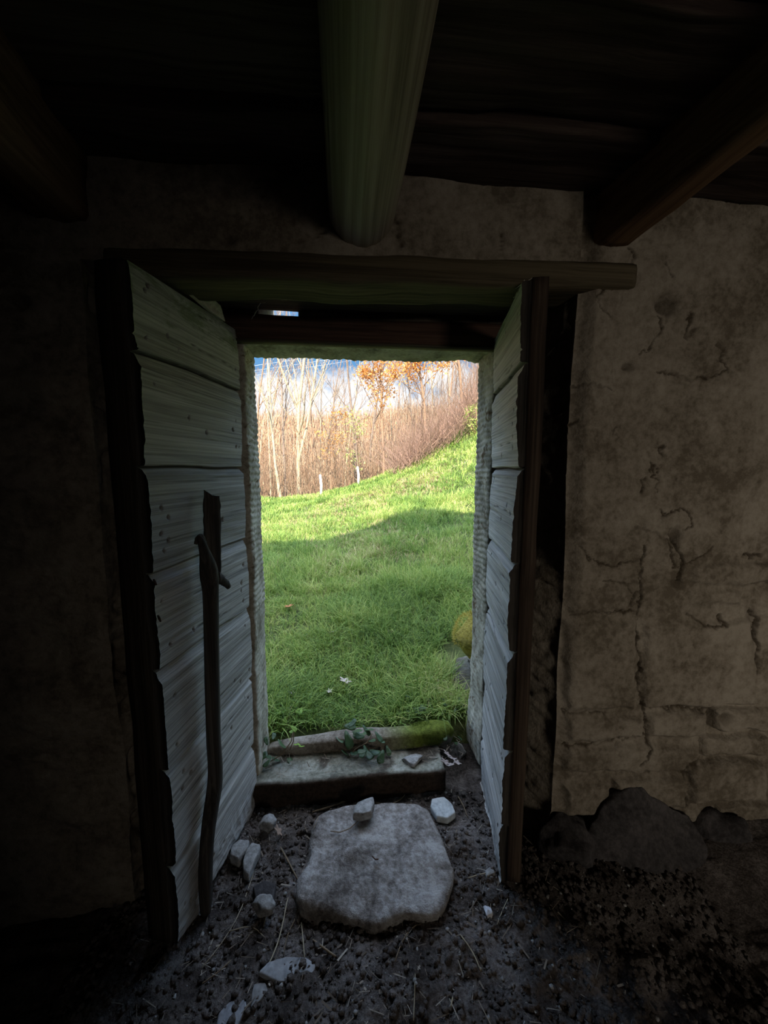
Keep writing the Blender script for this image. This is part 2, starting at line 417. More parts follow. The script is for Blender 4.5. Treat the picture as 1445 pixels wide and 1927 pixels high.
def put_tree(name, tk, br, lf, x, Y, label, cat, group, mats, leafmat=None, zofs=-.15, sc=1.0, rz=0):
    r = empty(name, (x, Y, float(ground(x, Y))+zofs)); tag(r, label, cat, group)
    for nm, mb, mt in (('trunk', tk, mats[0]), ('branches', br, mats[1]), ('foliage', lf, leafmat)):
        if mb is None: continue
        o = mesh_obj(nm, mb.v, mb.f, mt); o.parent = r
    r.scale = (sc, sc, sc); r.rotation_euler = (0, 0, rz); return r
def copy_tree(src, x, Y, sc, rz, label, group):
    r = src.copy(); COL.objects.link(r); r.location = (x, Y, float(ground(x, Y))-.15); r.scale = (sc, sc, sc*random.uniform(.9, 1.15)); r.rotation_euler = (0, 0, rz)
    r['label'] = label; r['group'] = group
    for c in src.children:
        d = c.copy(); COL.objects.link(d); d.parent = r
    return r
def at(px, Y):  # ground position seen in column px at distance Y
    d = ray(px, 885); return d[0]*Y/d[1], Y
# single trees one can point to
t = make_tree(3, 9, .085, .45, 3, 12, .28, (-.02, 0), fork=True)
x, y = at(562, 14); put_tree('bare_tree', *t, x, y, 'tall pale bare tree forking low into three stems, left of centre at the wood edge', 'tree', None, (M_bark, M_bark))
t = make_tree(8, 8, .055, .4, 3, 11, .3, (-.16, 0)); x, y = at(528, 13)
put_tree('bare_tree', *t, x, y, 'slender pale tree leaning left, nearest the left door jamb', 'tree', None, (M_bark, M_bark))
t = make_tree(14, 9, .06, .4, 3, 10, .3, (-.05, 0)); x, y = at(668, 15)
put_tree('bare_tree', *t, x, y, 'thin dark upright bare tree between the forked tree and the russet oak', 'tree', None, (M_bark3, M_bark3))
t = make_tree(21, 5.6, .06, .6, 3, 14, .38, (-.04, 0), leafn=3000, leaf_size=.05); x, y = at(722, 13)
put_tree('oak_tree', *t, x, y, 'oak keeping its russet dead leaves, in the middle of the wood edge', 'tree', None, (M_bark2, M_bark2), M_oakleaf)
t = make_tree(29, 4.6, .055, .8, 3, 14, .36, (.03, 0), leafn=3400, leaf_size=.05); x, y = at(800, 12.5)
put_tree('oak_tree', *t, x, y, 'wide low oak with russet leaves above the bramble bank', 'tree', None, (M_bark2, M_bark2), M_oakleaf)
t = make_tree(35, 5.2, .06, .7, 3, 13, .34, (.05, 0), leafn=2600, leaf_size=.05); x, y = at(868, 12)
put_tree('oak_tree', *t, x, y, 'russet leaved oak nearest the right door jamb', 'tree', None, (M_bark2, M_bark2), M_oakleaf)
t = make_tree(39, 3.0, .03, .9, 3, 10, .4, (.0, 0), leafn=360, leaf_size=.045); x, y = at(622, 13)
put_tree('oak_sapling', *t, x, y, 'small oak sapling with a few orange leaves, low in the middle of the wood', 'tree', None, (M_bark2, M_bark2), M_oakleaf)
t = make_tree(44, 2.6, .035, .7, 3, 9, .2, (.0, 0), leafn=300, leaf_size=.05); x, y = at(676, 13.5)
put_tree('budding_sapling', *t, x, y, 'sapling with fresh yellow-green buds beside the pale stump', 'tree', None, (M_bark3, M_bark3), M_budleaf)
protos = []
for k, (sd, H_, r_) in enumerate(((51, 9, .055), (57, 10, .07), (63, 8, .045), (71, 11, .08), (83, 7, .04))):
    mt = (M_bark, M_bark2, M_bark, M_bark3, M_bark2)[k]
    protos.append((sd, H_, r_, mt))
ptree = [make_tree(sd, H_, r_*.72, .5, 3, 13, .25, (random.uniform(-.05, .05), 0)) for sd, H_, r_, mt in protos]
srcs = []
cols = [487, 497, 509, 518, 538, 547, 556, 580, 590, 601, 612, 624, 634, 645, 655, 662, 683, 694, 704, 713, 735, 745, 756, 768, 778, 788, 812, 822, 834, 845, 856, 878, 888, 899, 476, 466, 910, 925,
        ][::1]; cols = [c for i, c in enumerate(cols) if i % 4 != 3]
LBL = 'thin bare tree among the many along the wood edge beyond the meadow'; GRP = 'bare trees of the wood'
for i, px in enumerate(cols):
    Yd = random.uniform(14, 27); x, y = at(px+random.uniform(-3, 3), Yd); k = i % 5
    if len(srcs) <= k:
        srcs.append(put_tree('bare_tree', *ptree[k], x, y, LBL, 'tree', GRP, (protos[k][3], protos[k][3]), sc=1.0))
    else: copy_tree(srcs[k], x, y, random.uniform(.75, 1.15), random.uniform(0, 6.28), LBL, GRP)
# undergrowth: uncountable sticks
def sticks(n, pos, hr, r, lean, name, mat, label, cat, forkp=.6):
    V = []; Fc = []
    x, y, z = pos(n)
    L = rng.uniform(hr[0], hr[1], n)
    dx = rng.normal(0, lean, n); dy = rng.normal(0, lean, n)
    bx = rng.normal(0, lean*.4, n)
    V = np.empty((n, 9, 3)); rr = r*rng.uniform(.5, 1.4, n)*np.sqrt(np.maximum(1, y/12))
    for k, s in enumerate((0, .5, 1.0)):
        for j in range(3):
            a = 2.094*j
            V[:, 3*k+j, 0] = x+L*(dx*s+bx*s*(1-s)*2)+rr*(1-.75*s)*math.cos(a)
            V[:, 3*k+j, 1] = y+L*dy*s+rr*(1-.75*s)*math.sin(a)
            V[:, 3*k+j, 2] = z+L*s
    b = (np.arange(n)*9)[:, None]
    T = np.array([[0,1,4,3],[1,2,5,4],[2,0,3,5],[3,4,7,6],[4,5,8,7],[5,3,6,8]])
    o = mesh_obj(name, V.reshape(-1, 3), (b[:, None, :]+T[None]).reshape(-1, 4), mat, smooth=False)
    return tag(o, label, cat, kind='stuff')
def woods(y0, y1, hmax=0.0):
    def f(n):
        y = rng.uniform(y0, y1, n); x = y*rng.uniform(-.42, .60, n); z = ground(x, y)+rng.uniform(0, 1, n)**2*hmax
        return x, y, z
    return f
sticks(3600, woods(12.0, 26), (.8, 3.0), .011, .16, 'undergrowth', M_bark2, 'tangle of bare brown saplings filling the foot of the wood', 'undergrowth')
sticks(3000, woods(13.0, 30, 2.5), (.5, 1.8), .008, .6, 'undergrowth', M_bark, 'pale twiggy brushwood between the tree trunks', 'undergrowth')
def far(n):
    y = rng.uniform(52, 100, n); x = y*rng.uniform(-.45, .62, n)
    t = sstep(44, 95, y); z = -3+t*(12.3+1.8*np.sin(x*.045+.6)+1.3*fbm(x*.05, y*.05, 0, 3, 3)+3)
    return x, y, z
sticks(9000, far, (1.5, 4.0), .045, .10, 'far_woodland', plain('far_trunks', (.44,.30,.20)), 'brown leafless woodland covering the ridge across the valley', 'woodland')
sticks(5000, far, (.8, 2.6), .06, .5, 'far_woodland', plain('far_crowns', (.42,.24,.13)), 'russet twiggy crowns on the ridge across the valley', 'woodland')
def bank(n):
    px = rng.uniform(735, 950, n); Yd = rng.uniform(9.3, 11.6, n)
    d = (px-650.7)/F; x = Yd*(d*_c+0.0)/(1-0)*1.0
    x = Yd*np.tan(np.arctan(d)) ; z = ground(x, Yd)+rng.uniform(0, 1, n)*np.clip((px-735)/160, 0, 1)*.9
    return x, Yd, z
sticks(2600, bank, (.2, 1.0), .007, .8, 'bramble_bank', plain('bramble_stems', (.34,.22,.17)), 'mauve-brown bramble thicket on the bank right of the meadow', 'bush')
# leafy green shrub growing at the right edge
def shrub(n, cx, cy, rx, ry, rz, size, seed):
    R = np.random.default_rng(seed); p = R.normal(0, 1, (n, 3)); p = p/np.linalg.norm(p, axis=1, keepdims=True)*(R.uniform(.3, 1, (n, 1))**.4)
    c = np.stack([cx+p[:,0]*rx, cy+p[:,1]*ry, ground(cx, cy)+rz*(.55+p[:,2]*.75)], 1)
    a = R.normal(0, 1, (n, 3)); a /= np.linalg.norm(a, axis=1, keepdims=True); b = np.cross(a, R.normal(0, 1, (n, 3))); b /= np.linalg.norm(b, axis=1, keepdims=True)
    s = size*R.uniform(.6, 1.3, (n, 1))
    V = np.stack([c-a*s, c-b*s*.5, c+a*s, c+b*s*.5], 1).reshape(-1, 3)
    return V, (np.arange(n)*4)[:, None]+np.arange(4)[None]
x, y = at(885, 9.4); V, Fc = shrub(900, x+.25, y, .5, .5, .6, .03, 4)
M_shrub = leafy('spring_shrub_leaf', [(0,(.25,.38,.08)), (1,(.55,.60,.18))])
sh = empty('leafy_shrub', (x+.2, y, float(ground(x, y)))); tag(sh, 'yellow-green leafy shrub on the bank beside the right jamb', 'bush')
mesh_obj('foliage', V, Fc, M_shrub, sh, smooth=False)
mb = MB()
for k in range(9):
    a = k*.7; mb.tube([(x+.2, y, float(ground(x, y))-.05), (x+.2+.3*math.cos(a), y+.25*math.sin(a), float(ground(x, y))+.35), (x+.2+.42*math.cos(a), y+.35*math.sin(a), float(ground(x, y))+.75)], [.02, .014, .005], 5)
mb.build('stems', M_bark2, sh)
for (px, p0, p1, lb) in ((604, 893, 925, 'short pale stump post at the meadow edge, left of the other'), (674, 878, 905, 'short pale stump post standing under the budding sapling')):
    b = hit(px, p1-14 if px < 650 else p1-8); Yd = min(b[1], 9.9); b = PY(px, p1, Yd); zt = PY(px, p0, Yd)[2]; zb = float(ground(b[0], Yd))
    mb = MB(); hgt = max(.35, zt-zb); mb.tube([(b[0], Yd, zb-.05), (b[0]+.01, Yd, zb+hgt*.5), (b[0]-.015, Yd, zb+hgt*.97), (b[0]-.015, Yd, zb+hgt)], [.034, .032, .029, .02], 9, jit=.1)
    o = mb.build('stump_post', M_white, origin=(b[0], Yd, zb)); tag(o, lb, 'post')
# power lines high on the left
for k, (a, b) in enumerate((((420, 712), (735, 664)), ((420, 703), (735, 655)), ((420, 694), (735, 645)))):
    A = PY(a[0], a[1], 24); B = PY(b[0], b[1], 38); mb = MB()
    ext = (B-A); A = A-ext*1.0; B = B+ext*1.0
    pts = [A+(B-A)*t_+np.array([0, 0, -.6*4*t_*(1-t_)+.45]) for t_ in np.linspace(0, 1, 21)]
    mb.tube(pts, [.007]*21, 5)
    tag(mb.build('power_line', M_wire, origin=A), ('lowest', 'middle', 'uppermost')[k]+' of three thin pale power lines crossing the sky at upper left', 'cable')

# ---------------------------------------------------------------- door wall (masonry)
YW = 1.06                      # inner face of the door wall
XL, XR, ZT = -.66, .69, 1.86   # rough recess the leaves stand in
cracks = [
 ([(1209,1030),(1205,1050),(1201,1090),(1200,1130),(1197,1175),(1200,1230),(1206,1300),(1214,1345),(1218,1385),(1222,1405),(1218,1422),(1204,1438)], 2.6, .016),
 ([(1092,1025),(1110,1052),(1130,1058),(1150,1062),(1165,1056),(1185,1060),(1203,1050)], 3, .010),
 ([(1238,955),(1248,972),(1262,965),(1290,958),(1302,972),(1300,990),(1285,1000)], 2.5, .009),
 ([(1190,995),(1215,1000),(1240,1008),(1258,1020),(1262,1060)], 4, .012),
 ([(1262,1000),(1270,1030),(1280,1060),(1276,1090)], 7, .016),
 ([(1140,540),(1125,558),(1130,580),(1150,595)], 2, .006),
 ([(1240,590),(1245,620),(1232,650),(1210,662)], 2.5, .008),
 ([(1300,590),(1295,640),(1310,620)], 4, .008),
 ([(1235,700),(1255,702),(1290,706),(1330,712)], 3, .009),
 ([(1060,722),(1100,724),(1140,728),(1160,732)], 3, .009),
 ([(1060,798),(1092,795)], 6, .010),
 ([(1165,800),(1160,815),(1168,822)], 3, .008),
 ([(1252,835),(1250,850),(1256,855)], 5, .010),
 ([(1210,925),(1212,905),(1222,900)], 5, .012),
 ([(1230,870),(1236,925)], 2.5, .008),
 ([(1350,650),(1365,700),(1345,712)], 3, .008),
 ([(1200,1390),(1060,1405)], 3, .006),
 ([(1260,1065),(1330,1040),(1340,1030)], 2, .006),
 ([(1400,1045),(1445,1047)], 5, .016),
 ([(1130,1092),(1175,1098),(1200,1095)], 5, .010),
 ([(1175,1098),(1185,1135),(1190,1112),(1203,1108)], 3, .010),
 ([(1290,1152),(1310,1165),(1320,1178),(1360,1175),(1358,1158)], 4, .012),
 ([(1420,1150),(1436,1165),(1430,1230),(1425,1290)], 6, .016),
 ([(1060,1345),(1140,1342)], 4, .010), ([(1220,1338),(1240,1334),(1330,1338)], 3, .010),
 ([(1338,1335),(1336,1372)], 8, .018), ([(1190,1383),(1216,1383)], 5, .010),
 ([(1190,1460),(1240,1452),(1280,1452),(1286,1445)], 4, .012), ([(1287,1455),(1289,1515)], 4, .012),
 ([(1155,1470),(1155,1515)], 3, .007), ([(1290,1440),(1310,1425),(1320,1430)], 4, .010),
 ([(1075,1162),(1110,1152),(1150,1153),(1195,1146)], 3, .005),
 ([(455,390),(460,365),(475,358),(490,362),(496,385)], 4, .008), ([(425,435),(430,455)], 5, .008),
 ([(600,420),(612,440),(592,455)], 3, .008), ([(735,395),(745,440),(760,470)], 4, .012),
 ([(948,445),(938,470)], 4, .010), ([(1180,470),(1190,490),(1186,515)], 4, .010), ([(1245,480),(1260,520)], 2, .006),
]
dents = [(1258,572,20,17,.045), (1186,686,12,7,.02), (1268,1010,9,16,.02), (1272,1100,12,7,.02), (38,572,17,15,.045), (430,450,12,10,.012), (1420,1190,10,30,.02), (1360,1350,12,8,.02)]
blocks = [  # dressed and rubble stones seen through the plaster: polygon boxes (x0,y0,x1,y1), relief, slant
 (1066,1166,1196,1336,.012), (1208,1168,1424,1332,.013), (1066,1350,1213,1392,.012), (1222,1342,1330,1388,.012),
 (1062,1404,1318,1452,.013), (1060,1474,1152,1534,.014), (1158,1464,1286,1520,.017), (1346,1336,1450,1374,.020), (1320,1388,1450,1424,.010),
 (1294,1434,1436,1508,.022), (1352,1516,1470,1556,.006), (1300,1060,1460,1100,.012), (1290,1110,1400,1138,.010), (1072,1104,1172,1150,.008),
]
def crack_fields(px, py):
    dep = np.zeros_like(px); att = np.zeros_like(px)
    jx = px+4.5*fbm(px*.05, py*.05, 0, 4, 41, .7); jy = py+4.5*fbm(px*.05, py*.05, 0, 4, 47, .7)
    for ci, (pts, w, d) in enumerate(cracks):
        x0 = min(p[0] for p in pts)-20; x1 = max(p[0] for p in pts)+20; y0 = min(p[1] for p in pts)-20; y1 = max(p[1] for p in pts)+20
        m = (px > x0) & (px < x1) & (py > y0) & (py < y1)
        if not m.any(): continue
        best = np.full(m.sum(), 1e9); ax, ay = jx[m], jy[m]
        for (a, b), (c, e) in zip(pts[:-1], pts[1:]):
            vx, vy = c-a, e-b; tt = np.clip(((ax-a)*vx+(ay-b)*vy)/(vx*vx+vy*vy+1e-9), 0, 1)
            best = np.minimum(best, np.hypot(ax-a-tt*vx, ay-b-tt*vy))
        k = np.exp(-(best/(w*.42+.55)/(.6+.5*(1+vnoise(ax*.04, ay*.04, 0, 44))))**2)*np.clip((.35 if ci == 0 else 0)+.95+.7*vnoise(ax*.03, ay*.03, 0, 45), .45, 1)
        dep[m] = np.maximum(dep[m], k*d); att[m] = np.maximum(att[m], k)
    return dep, att
def wall_relief(x, z):
    px, py = proj(x, np.full_like(x, YW), z)
    h = .014*fbm(x*2.0, z*2.0, 0, 3, 2)+.0028*fbm(x*9, z*9, 0, 4, 6)+.0010*fbm(x*40, z*40, 0, 3, 9)
    ridge = 1-np.abs(fbm(x*7, z*11, 0, 3, 61)); h -= .0022*sstep(.93, .995, ridge)
    dep, att = crack_fields(px, py)
    rel = np.zeros_like(x); low = np.zeros_like(x)
    jx = px+4*fbm(px*.03, py*.03, 0, 3, 71); jy = py+4*fbm(px*.03, py*.03, 0, 3, 77)
    for (a, b, c, d, r) in blocks:
        ins = np.minimum(np.minimum(jx-a, c-jx), np.minimum(jy-b, d-jy))
        rel = np.maximum(rel, r*sstep(-3, 9, ins))
    h = h*(1-.55*np.clip(rel/.012, 0, 1))+rel
    # deep joints among the lower stones only
    zone = sstep(1325, 1350, py)*sstep(1040, 1062, px)*(py < 1560)
    h -= zone*.018*(rel < .004)*sstep(1300, 1345, px)
    for (a, b, rx, ry, d) in dents:
        q = np.exp(-((jx-a)**2/rx**2+(jy-b)**2/ry**2)); h -= d*q; att = np.maximum(att, .6*q)
    # undercut below the last dressed course
    cut = sstep(1528, 1545, jy-(jx > 1290)*20)*sstep(1035, 1060, px); h -= .06*cut
    # left part rough masonry, right edge of the recess crumbles away
    edge = np.clip((x-XR)/.05, 0, 1); h -= .03*(1-sstep(0, 1, edge))*(x > XR-.01)*sstep(.0, 1.9, z+.4)
    h -= .75*dep
    left = sstep(-.6, -.8, x); h += left*.02*fbm(x*6, z*9, 0, 4, 88)
    return h, att
gx = np.concatenate([np.linspace(-2.3, -.95, 40), np.linspace(-.92, .67, 150), np.linspace(XR, 1.60, 380), np.linspace(1.61, 1.75, 20), np.linspace(1.78, 2.3, 14)])
gx[np.argmin(np.abs(gx-XL))] = XL
gz = np.linspace(-.08, 2.20, 820); gz[np.argmin(np.abs(gz-ZT))] = ZT
X, Z = np.meshgrid(gx, gz, indexing='ij')
h, att = wall_relief(X, Z)
inopen = (X[:-1, :-1] >= XL-1e-6) & (X[:-1, :-1] < XR-1e-6) & (Z[:-1, :-1] < ZT-1e-6)
Yf = YW-h
V = [np.stack([X, Yf, Z], -1).reshape(-1, 3)]; Fc = [grid_faces(len(gx), len(gz), keep=~inopen)]; A = [att.ravel()]
nb0 = len(V[0])
ix = int(np.argmin(np.abs(gx-XR))); il = int(np.argmin(np.abs(gx-XL))); iz = int(np.argmin(np.abs(gz-ZT)))
# reveals share the recess edge of the face grid
def reveal(i, x0, sign, seed):
    nv = iz+1; nu = 34; yy = np.linspace(0, 1, nu)
    zz = gz[:nv]; U, Zz = np.meshgrid(yy, zz, indexing='ij')
    Y0 = Yf[i, :nv][None, :]; Yy = Y0+(1.44-Y0)*U
    n = .042*fbm(Yy*8, Zz*9, 3.3, 4, seed)+.022*np.abs(fbm(Yy*20, Zz*22, 1.1, 3, seed+3))
    cr = 1-np.abs(fbm(Yy*7, Zz*5, 5, 3, seed+9)); n += .03*sstep(.86, .99, cr)
    n *= sstep(0, .12, U)
    rough = .4+.6*sstep(1.05, .95, Zz)
    Xx = x0+sign*n*rough*(1 if sign < 0 else -.35)-sign*(.02+.045*sstep(1.1, .9, Zz))*sstep(0, .4, U)+(sign*.03*sstep(.5, 1, U) if sign > 0 else 0)
    base = sum(len(v) for v in V)
    V.append(np.stack([Xx, Yy, Zz], -1).reshape(-1, 3)); Fc.append(grid_faces(nu, nv, flip=sign > 0)+base); A.append((.5*sstep(.86, .99, cr)*rough).ravel())
reveal(ix, XR, 1, 101); reveal(il, XL, -1, 131)
# joins of the face grid with the reveals are the same points; merge them
V = np.concatenate(V); Fc = np.concatenate(Fc); A = np.concatenate(A)
wall = mesh_obj('wall_front', V, Fc, M_plaster, attr={'crack': A}); wall['kind'] = 'structure'
# outer leaf of the same wall: rough shell around the opening up to the eaves, with the slit above the frame
def struct(name, mb, mat, smooth=False):
    o = mb.build(name, mat, smooth=smooth); o['kind'] = 'structure'; return o
mb = MB()
mb.box((-4.2, 1.44, -.3), (-.62, 1.72, 2.6)); mb.box((.74, 1.44, -.3), (4.2, 1.72, 2.6))
mb.box((-.62, 1.44, 2.06), (.74, 1.72, 2.6))
mb.box((-.62, 1.425, 1.85), (-.305, 1.72, 2.06)); mb.box((-.165, 1.425, 1.85), (.74, 1.72, 2.06))
mb.box((-2.3, 1.12, 2.14), (2.3, 1.5, 2.6))
struct('wall_outer', mb, M_plaster)

# ---------------------------------------------------------------- room shell
fx = np.concatenate([np.linspace(-2.3, -.75, 25), np.linspace(-.72, 1.15, 330), np.linspace(1.2, 2.3, 20)])
fy = np.concatenate([np.linspace(-3.0, .35, 20), np.linspace(.37, 1.75, 260)])
X, Y = np.meshgrid(fx, fy, indexing='ij')
fz = .010*fbm(X*3, Y*3, 0, 3, 201)+.007*fbm(X*14, Y*14, 0, 3, 205)+.006*np.maximum(0, fbm(X*45, Y*45, 0, 3, 209))
cl = np.maximum(0, vnoise(X*30, Y*30, 0, 222)); fz += .010*cl*cl*sstep(-.2, .3, fbm(X*2, Y*2, 0, 2, 230))
fz += .04*sstep(.80, 1.0, Y)*sstep(.60, .74, X)+.05*sstep(1.36, 1.6, Y)
flo = mesh_obj('floor', np.stack([X, Y, fz], -1).reshape(-1, 3), grid_faces(len(fx), len(fy)), M_floor); flo['kind'] = 'structure'
def floor_z(x, y):
    i = np.argmin(np.abs(fx-x)); j = np.argmin(np.abs(fy-y)); return float(fz[i, j])
mb = MB(); mb.box((-2.35, -3.1, -.2), (-2.2, 1.3, 2.6)); struct('wall_left', mb, M_dark_wall)
# back wall with an added, unseen opening that holds the fill lamp
wx0, wx1, wz0, wz1 = 1.35, 1.95, .95, 1.55
mb = MB(); mb.box((-2.35, -3.1, -.2), (wx0, -2.95, 2.6)); mb.box((wx1, -3.1, -.2), (2.35, -2.95, 2.6)); mb.box((wx0, -3.1, -.2), (wx1, -2.95, wz0)); mb.box((wx0, -3.1, wz1), (wx1, -2.95, 2.6))
struct('wall_back', mb, M_dark_wall)
mb = MB(); mb.box((2.2, -3.1, -.2), (2.45, 1.3, 2.6)); struct('wall_right', mb, M_dark_wall)
# ceiling boards: one surface with open joints and overlaps
cy = np.concatenate([np.arange(-3.0, .2, .04), np.arange(.2, 1.14, .006)]); cx = np.linspace(-2.3, 2.3, 150)
X, Y = np.meshgrid(cx, cy, indexing='ij')
bw = .24; q = (Y+.03*np.sin(X*.9)+.008*fbm(X*3, Y*0, 0, 3, 301)+.07)/bw; bi = np.floor(q); fr = q-bi
Z = 2.10+.004*np.sin(bi*2.7)+.010*vnoise(bi*3.7, X*.7, 0, 303)+.006*fbm(X*5, Y*16, 0, 3, 305)
Z += .03*np.exp(-(np.minimum(fr, 1-fr)/.018)**2)+.016*fr
Z += .03*np.exp(-((X-.22)**2/.02+(Y-.56)**2/.0016))
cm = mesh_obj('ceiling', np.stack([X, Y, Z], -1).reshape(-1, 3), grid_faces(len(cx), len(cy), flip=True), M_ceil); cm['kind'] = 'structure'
mb = MB(); mb.box((-2.35, -3.1, 2.2), (2.35, 1.12, 2.6)); struct('ceiling_loft', mb, M_dark_wall).name = 'ceiling_upper'

# ---------------------------------------------------------------- roof whose eaves throw the shadow on the meadow
sun_az = math.radians(14); sun_el = math.radians(34)     # light travels towards +Y, a little to the right
SD = np.array([math.sin(sun_az)*math.cos(sun_el), math.cos(sun_az)*math.cos(sun_el), -math.sin(sun_el)])
prof = []
for (px, py) in ((470,1028),(500,1026),(560,1024),(610,1021),(650,1010),(700,994),(745,974),(790,963),(840,966),(893,968),(930,972)):
    g = hit(px, py); tt = (g[1]-1.95)/SD[1]; p = g-SD*tt; prof.append((p[0], p[2]+.02))
prof.sort(); prof = [(-5, prof[0][1])]+prof+[(5, prof[-1][1])]
mb = MB(); n = len(prof)
top = [(x, z) for x, z in prof]
v = []
for x, z in top: v += [(x, 1.95, z-.06), (x, 1.95, z), (x, -3.3, z+1.2), (x, -3.3, 2.55)]
f = []
for i in range(n-1):
    a = 4*i; b = a+4
    f += [(a, a+1, b+1, b), (a+1, a+2, b+2, b+1), (a+2, a+3, b+3, b+2), (a+3, a, b, b+3)]
f += [(3, 2, 1, 0), (4*(n-1), 4*(n-1)+1, 4*(n-1)+2, 4*(n-1)+3)]
mb.add(v, f); struct('roof', mb, M_roof)

# ---------------------------------------------------------------- stone frame of the doorway (tooled faces)
fr_ = empty('stone_door_frame', (.105, 1.5, .1)); tag(fr_, 'tooled sandstone surround of the doorway, two jambs and a head', 'door frame')
JL, JR, JZ = -.352, .562, 1.782
def jamb(x_face, sign, z0, z1, seed, name='jamb'):
    """grid prism: opening face at x_face with horizontal tool marks, body going away from the opening"""
    ny, nz = 22, 420
    zz = np.linspace(z0, z1, nz); per = []
    # perimeter: inner corner -> opening face -> outer corner -> back into the wall
    t = np.linspace(0, 1, ny)
    Yp = np.concatenate([[1.405]*4, 1.405+.175*t, [1.58]*4]); Xo = np.concatenate([np.linspace(.19, .01, 4), np.zeros(ny), np.linspace(.01, .19, 4)])
    Yg, Zg = np.meshgrid(Yp, zz, indexing='ij'); Xg = np.repeat(Xo[:, None], nz, 1)
    band = (Zg > .78)
    ph = Zg*math.pi*2/.0235+2.6*fbm(Yg*9, Zg*5, 0, 3, seed)
    tool = (.5+.5*np.sin(ph))**.6*.0034*np.where(band, 1, .35)*(.5+.6*(1+vnoise(Zg*9, Yg*8, 0, seed+3)))
    wav = .004*fbm(Yg*8, Zg*5, 0, 3, seed+2)+.003*fbm(Yg*30, Zg*18, 0, 3, seed+5)
    lowbulge = .012*sstep(.75, .2, Zg)*fbm(Yg*3, Zg*3, 0, 2, seed+8)
    face = (Xo[:, None] < .009)
    d = (tool+wav+lowbulge)*face-.004
    edge = np.exp(-((Yg-1.405)/.008)**2)+np.exp(-((Yg-1.58)/.01)**2)
    d -= .006*edge*(.6+.8*np.abs(vnoise(Zg*14, Yg*0, 0, seed+20)))
    Xx = x_face-sign*d+sign*Xg
    cr = sstep(.93, .99, 1-np.abs(fbm(Yg*14, Zg*9, 0, 3, seed+30)))*face*(vnoise(Zg*3, 0*Zg, 0, seed+31) > .1)
    V = np.stack([Xx, Yg+0*Xx, Zg], -1).reshape(-1, 3); Fc = grid_faces(len(Yp), nz, flip=sign > 0)
    return mesh_obj(name, V, Fc, M_frame_stone, fr_, attr={'crack': cr.ravel()})
jamb(JL, -1, .06, 1.80, 401); jamb(JR, 1, .06, 1.80, 431)
nx, ny = 300, 22; xx = np.linspace(JL-.2, JR+.2, nx)
Yp = np.concatenate([[1.405]*4, np.linspace(1.405, 1.58, ny), [1.58]*4]); Zo = np.concatenate([np.linspace(.085, .01, 4), np.zeros(ny), np.linspace(.01, .085, 4)])
Yg, Xg = np.meshgrid(Yp, xx, indexing='ij'); face = (Zo[:, None] < .009)
d = ((.5+.5*np.sin(Xg*math.pi*2/.03+1.5*fbm(Yg*10, Xg*6, 0, 2, 7)))*.003+.004*fbm(Yg*12, Xg*14, 0, 3, 9))*face
notch = .014*np.exp(-((Xg-.50)/.035)**2)*sstep(1.5, 1.58, Yg)*face
Zg = JZ+.006*(Xg-JL)-d+notch+Zo[:, None]
mesh_obj('head_stone', np.stack([Xg, Yg+0*Xg, Zg], -1).reshape(-1, 3), grid_faces(len(Yp), nx), M_frame_stone, fr_, attr={'crack': np.zeros(Zg.size)})

# wooden inner frame: header board over the stone head
mb = MB(); x0, x1 = -.46, .66
hd = empty('wooden_door_header', (.1, 1.39, 1.80)); tag(hd, 'reddish brown timber header across the top of the doorway', 'beam')
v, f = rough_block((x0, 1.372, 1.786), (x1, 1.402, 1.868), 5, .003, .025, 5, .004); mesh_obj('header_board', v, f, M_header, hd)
v, f = rough_block((x0+.02, 1.366, 1.776), (x1-.02, 1.404, 1.785), 6, .001, .03, 5, .002); mesh_obj('lower_strip', v, f, M_soffit, hd)

# hewn lintel and the boards behind it
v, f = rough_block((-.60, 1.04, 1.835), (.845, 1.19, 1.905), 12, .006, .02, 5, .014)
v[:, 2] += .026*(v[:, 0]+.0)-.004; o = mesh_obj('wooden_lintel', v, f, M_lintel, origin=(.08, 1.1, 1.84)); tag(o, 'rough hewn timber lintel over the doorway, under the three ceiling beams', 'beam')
def plate(pts, th, nrm):
    a = [np.array(p, float) for p in pts]; b = [p+np.array(nrm)*th for p in a]; mb = MB()
    mb.hexa([*a, *b]); return mb
A0 = (-.64, 1.19, 1.838); A1 = (.70, 1.19, 1.868); B1 = (.70, 1.40, 1.925); B0 = (-.64, 1.40, 1.915)
n_ = 60; m_ = 14; u = np.linspace(0, 1, n_)[:, None]; w = np.linspace(0, 1, m_)[None, :]
Xs = -.66+1.38*u+0*w; Ysf = 1.17+.245*w-.012*np.abs(fbm(Xs*6, w*0+1, 0, 3, 505))*w**3*(Xs > -.1); Zs = 1.846+.014*u+.046*w+.004*fbm(Xs*3, w*6, 0, 3, 501)
gap = ((Xs > -.1) & (w > .9)); Zs2 = Zs+.0
Vt = np.stack([Xs, Ysf+0*Xs, Zs], -1).reshape(-1, 3); Vb = Vt+np.array([0, 0, .02])
ft = grid_faces(n_, m_, flip=True); fb = grid_faces(n_, m_)+len(Vt); nn = len(Vt)
side = []
for i in range(n_-1):
    a = i*m_; side.append((a, a+m_, a+m_+nn, a+nn)); a = i*m_+m_-1; side.append((a+m_, a, a+nn, a+m_+nn))
for j in range(m_-1):
    a = j; side.append((a+1, a, a+nn, a+1+nn)); a = (n_-1)*m_+j; side.append((a, a+1, a+1+nn, a+nn))
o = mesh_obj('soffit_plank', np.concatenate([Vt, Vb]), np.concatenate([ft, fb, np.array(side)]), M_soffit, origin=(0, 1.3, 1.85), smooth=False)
tag(o, 'dark brown plank sloping up behind the lintel to the slit of daylight', 'board')

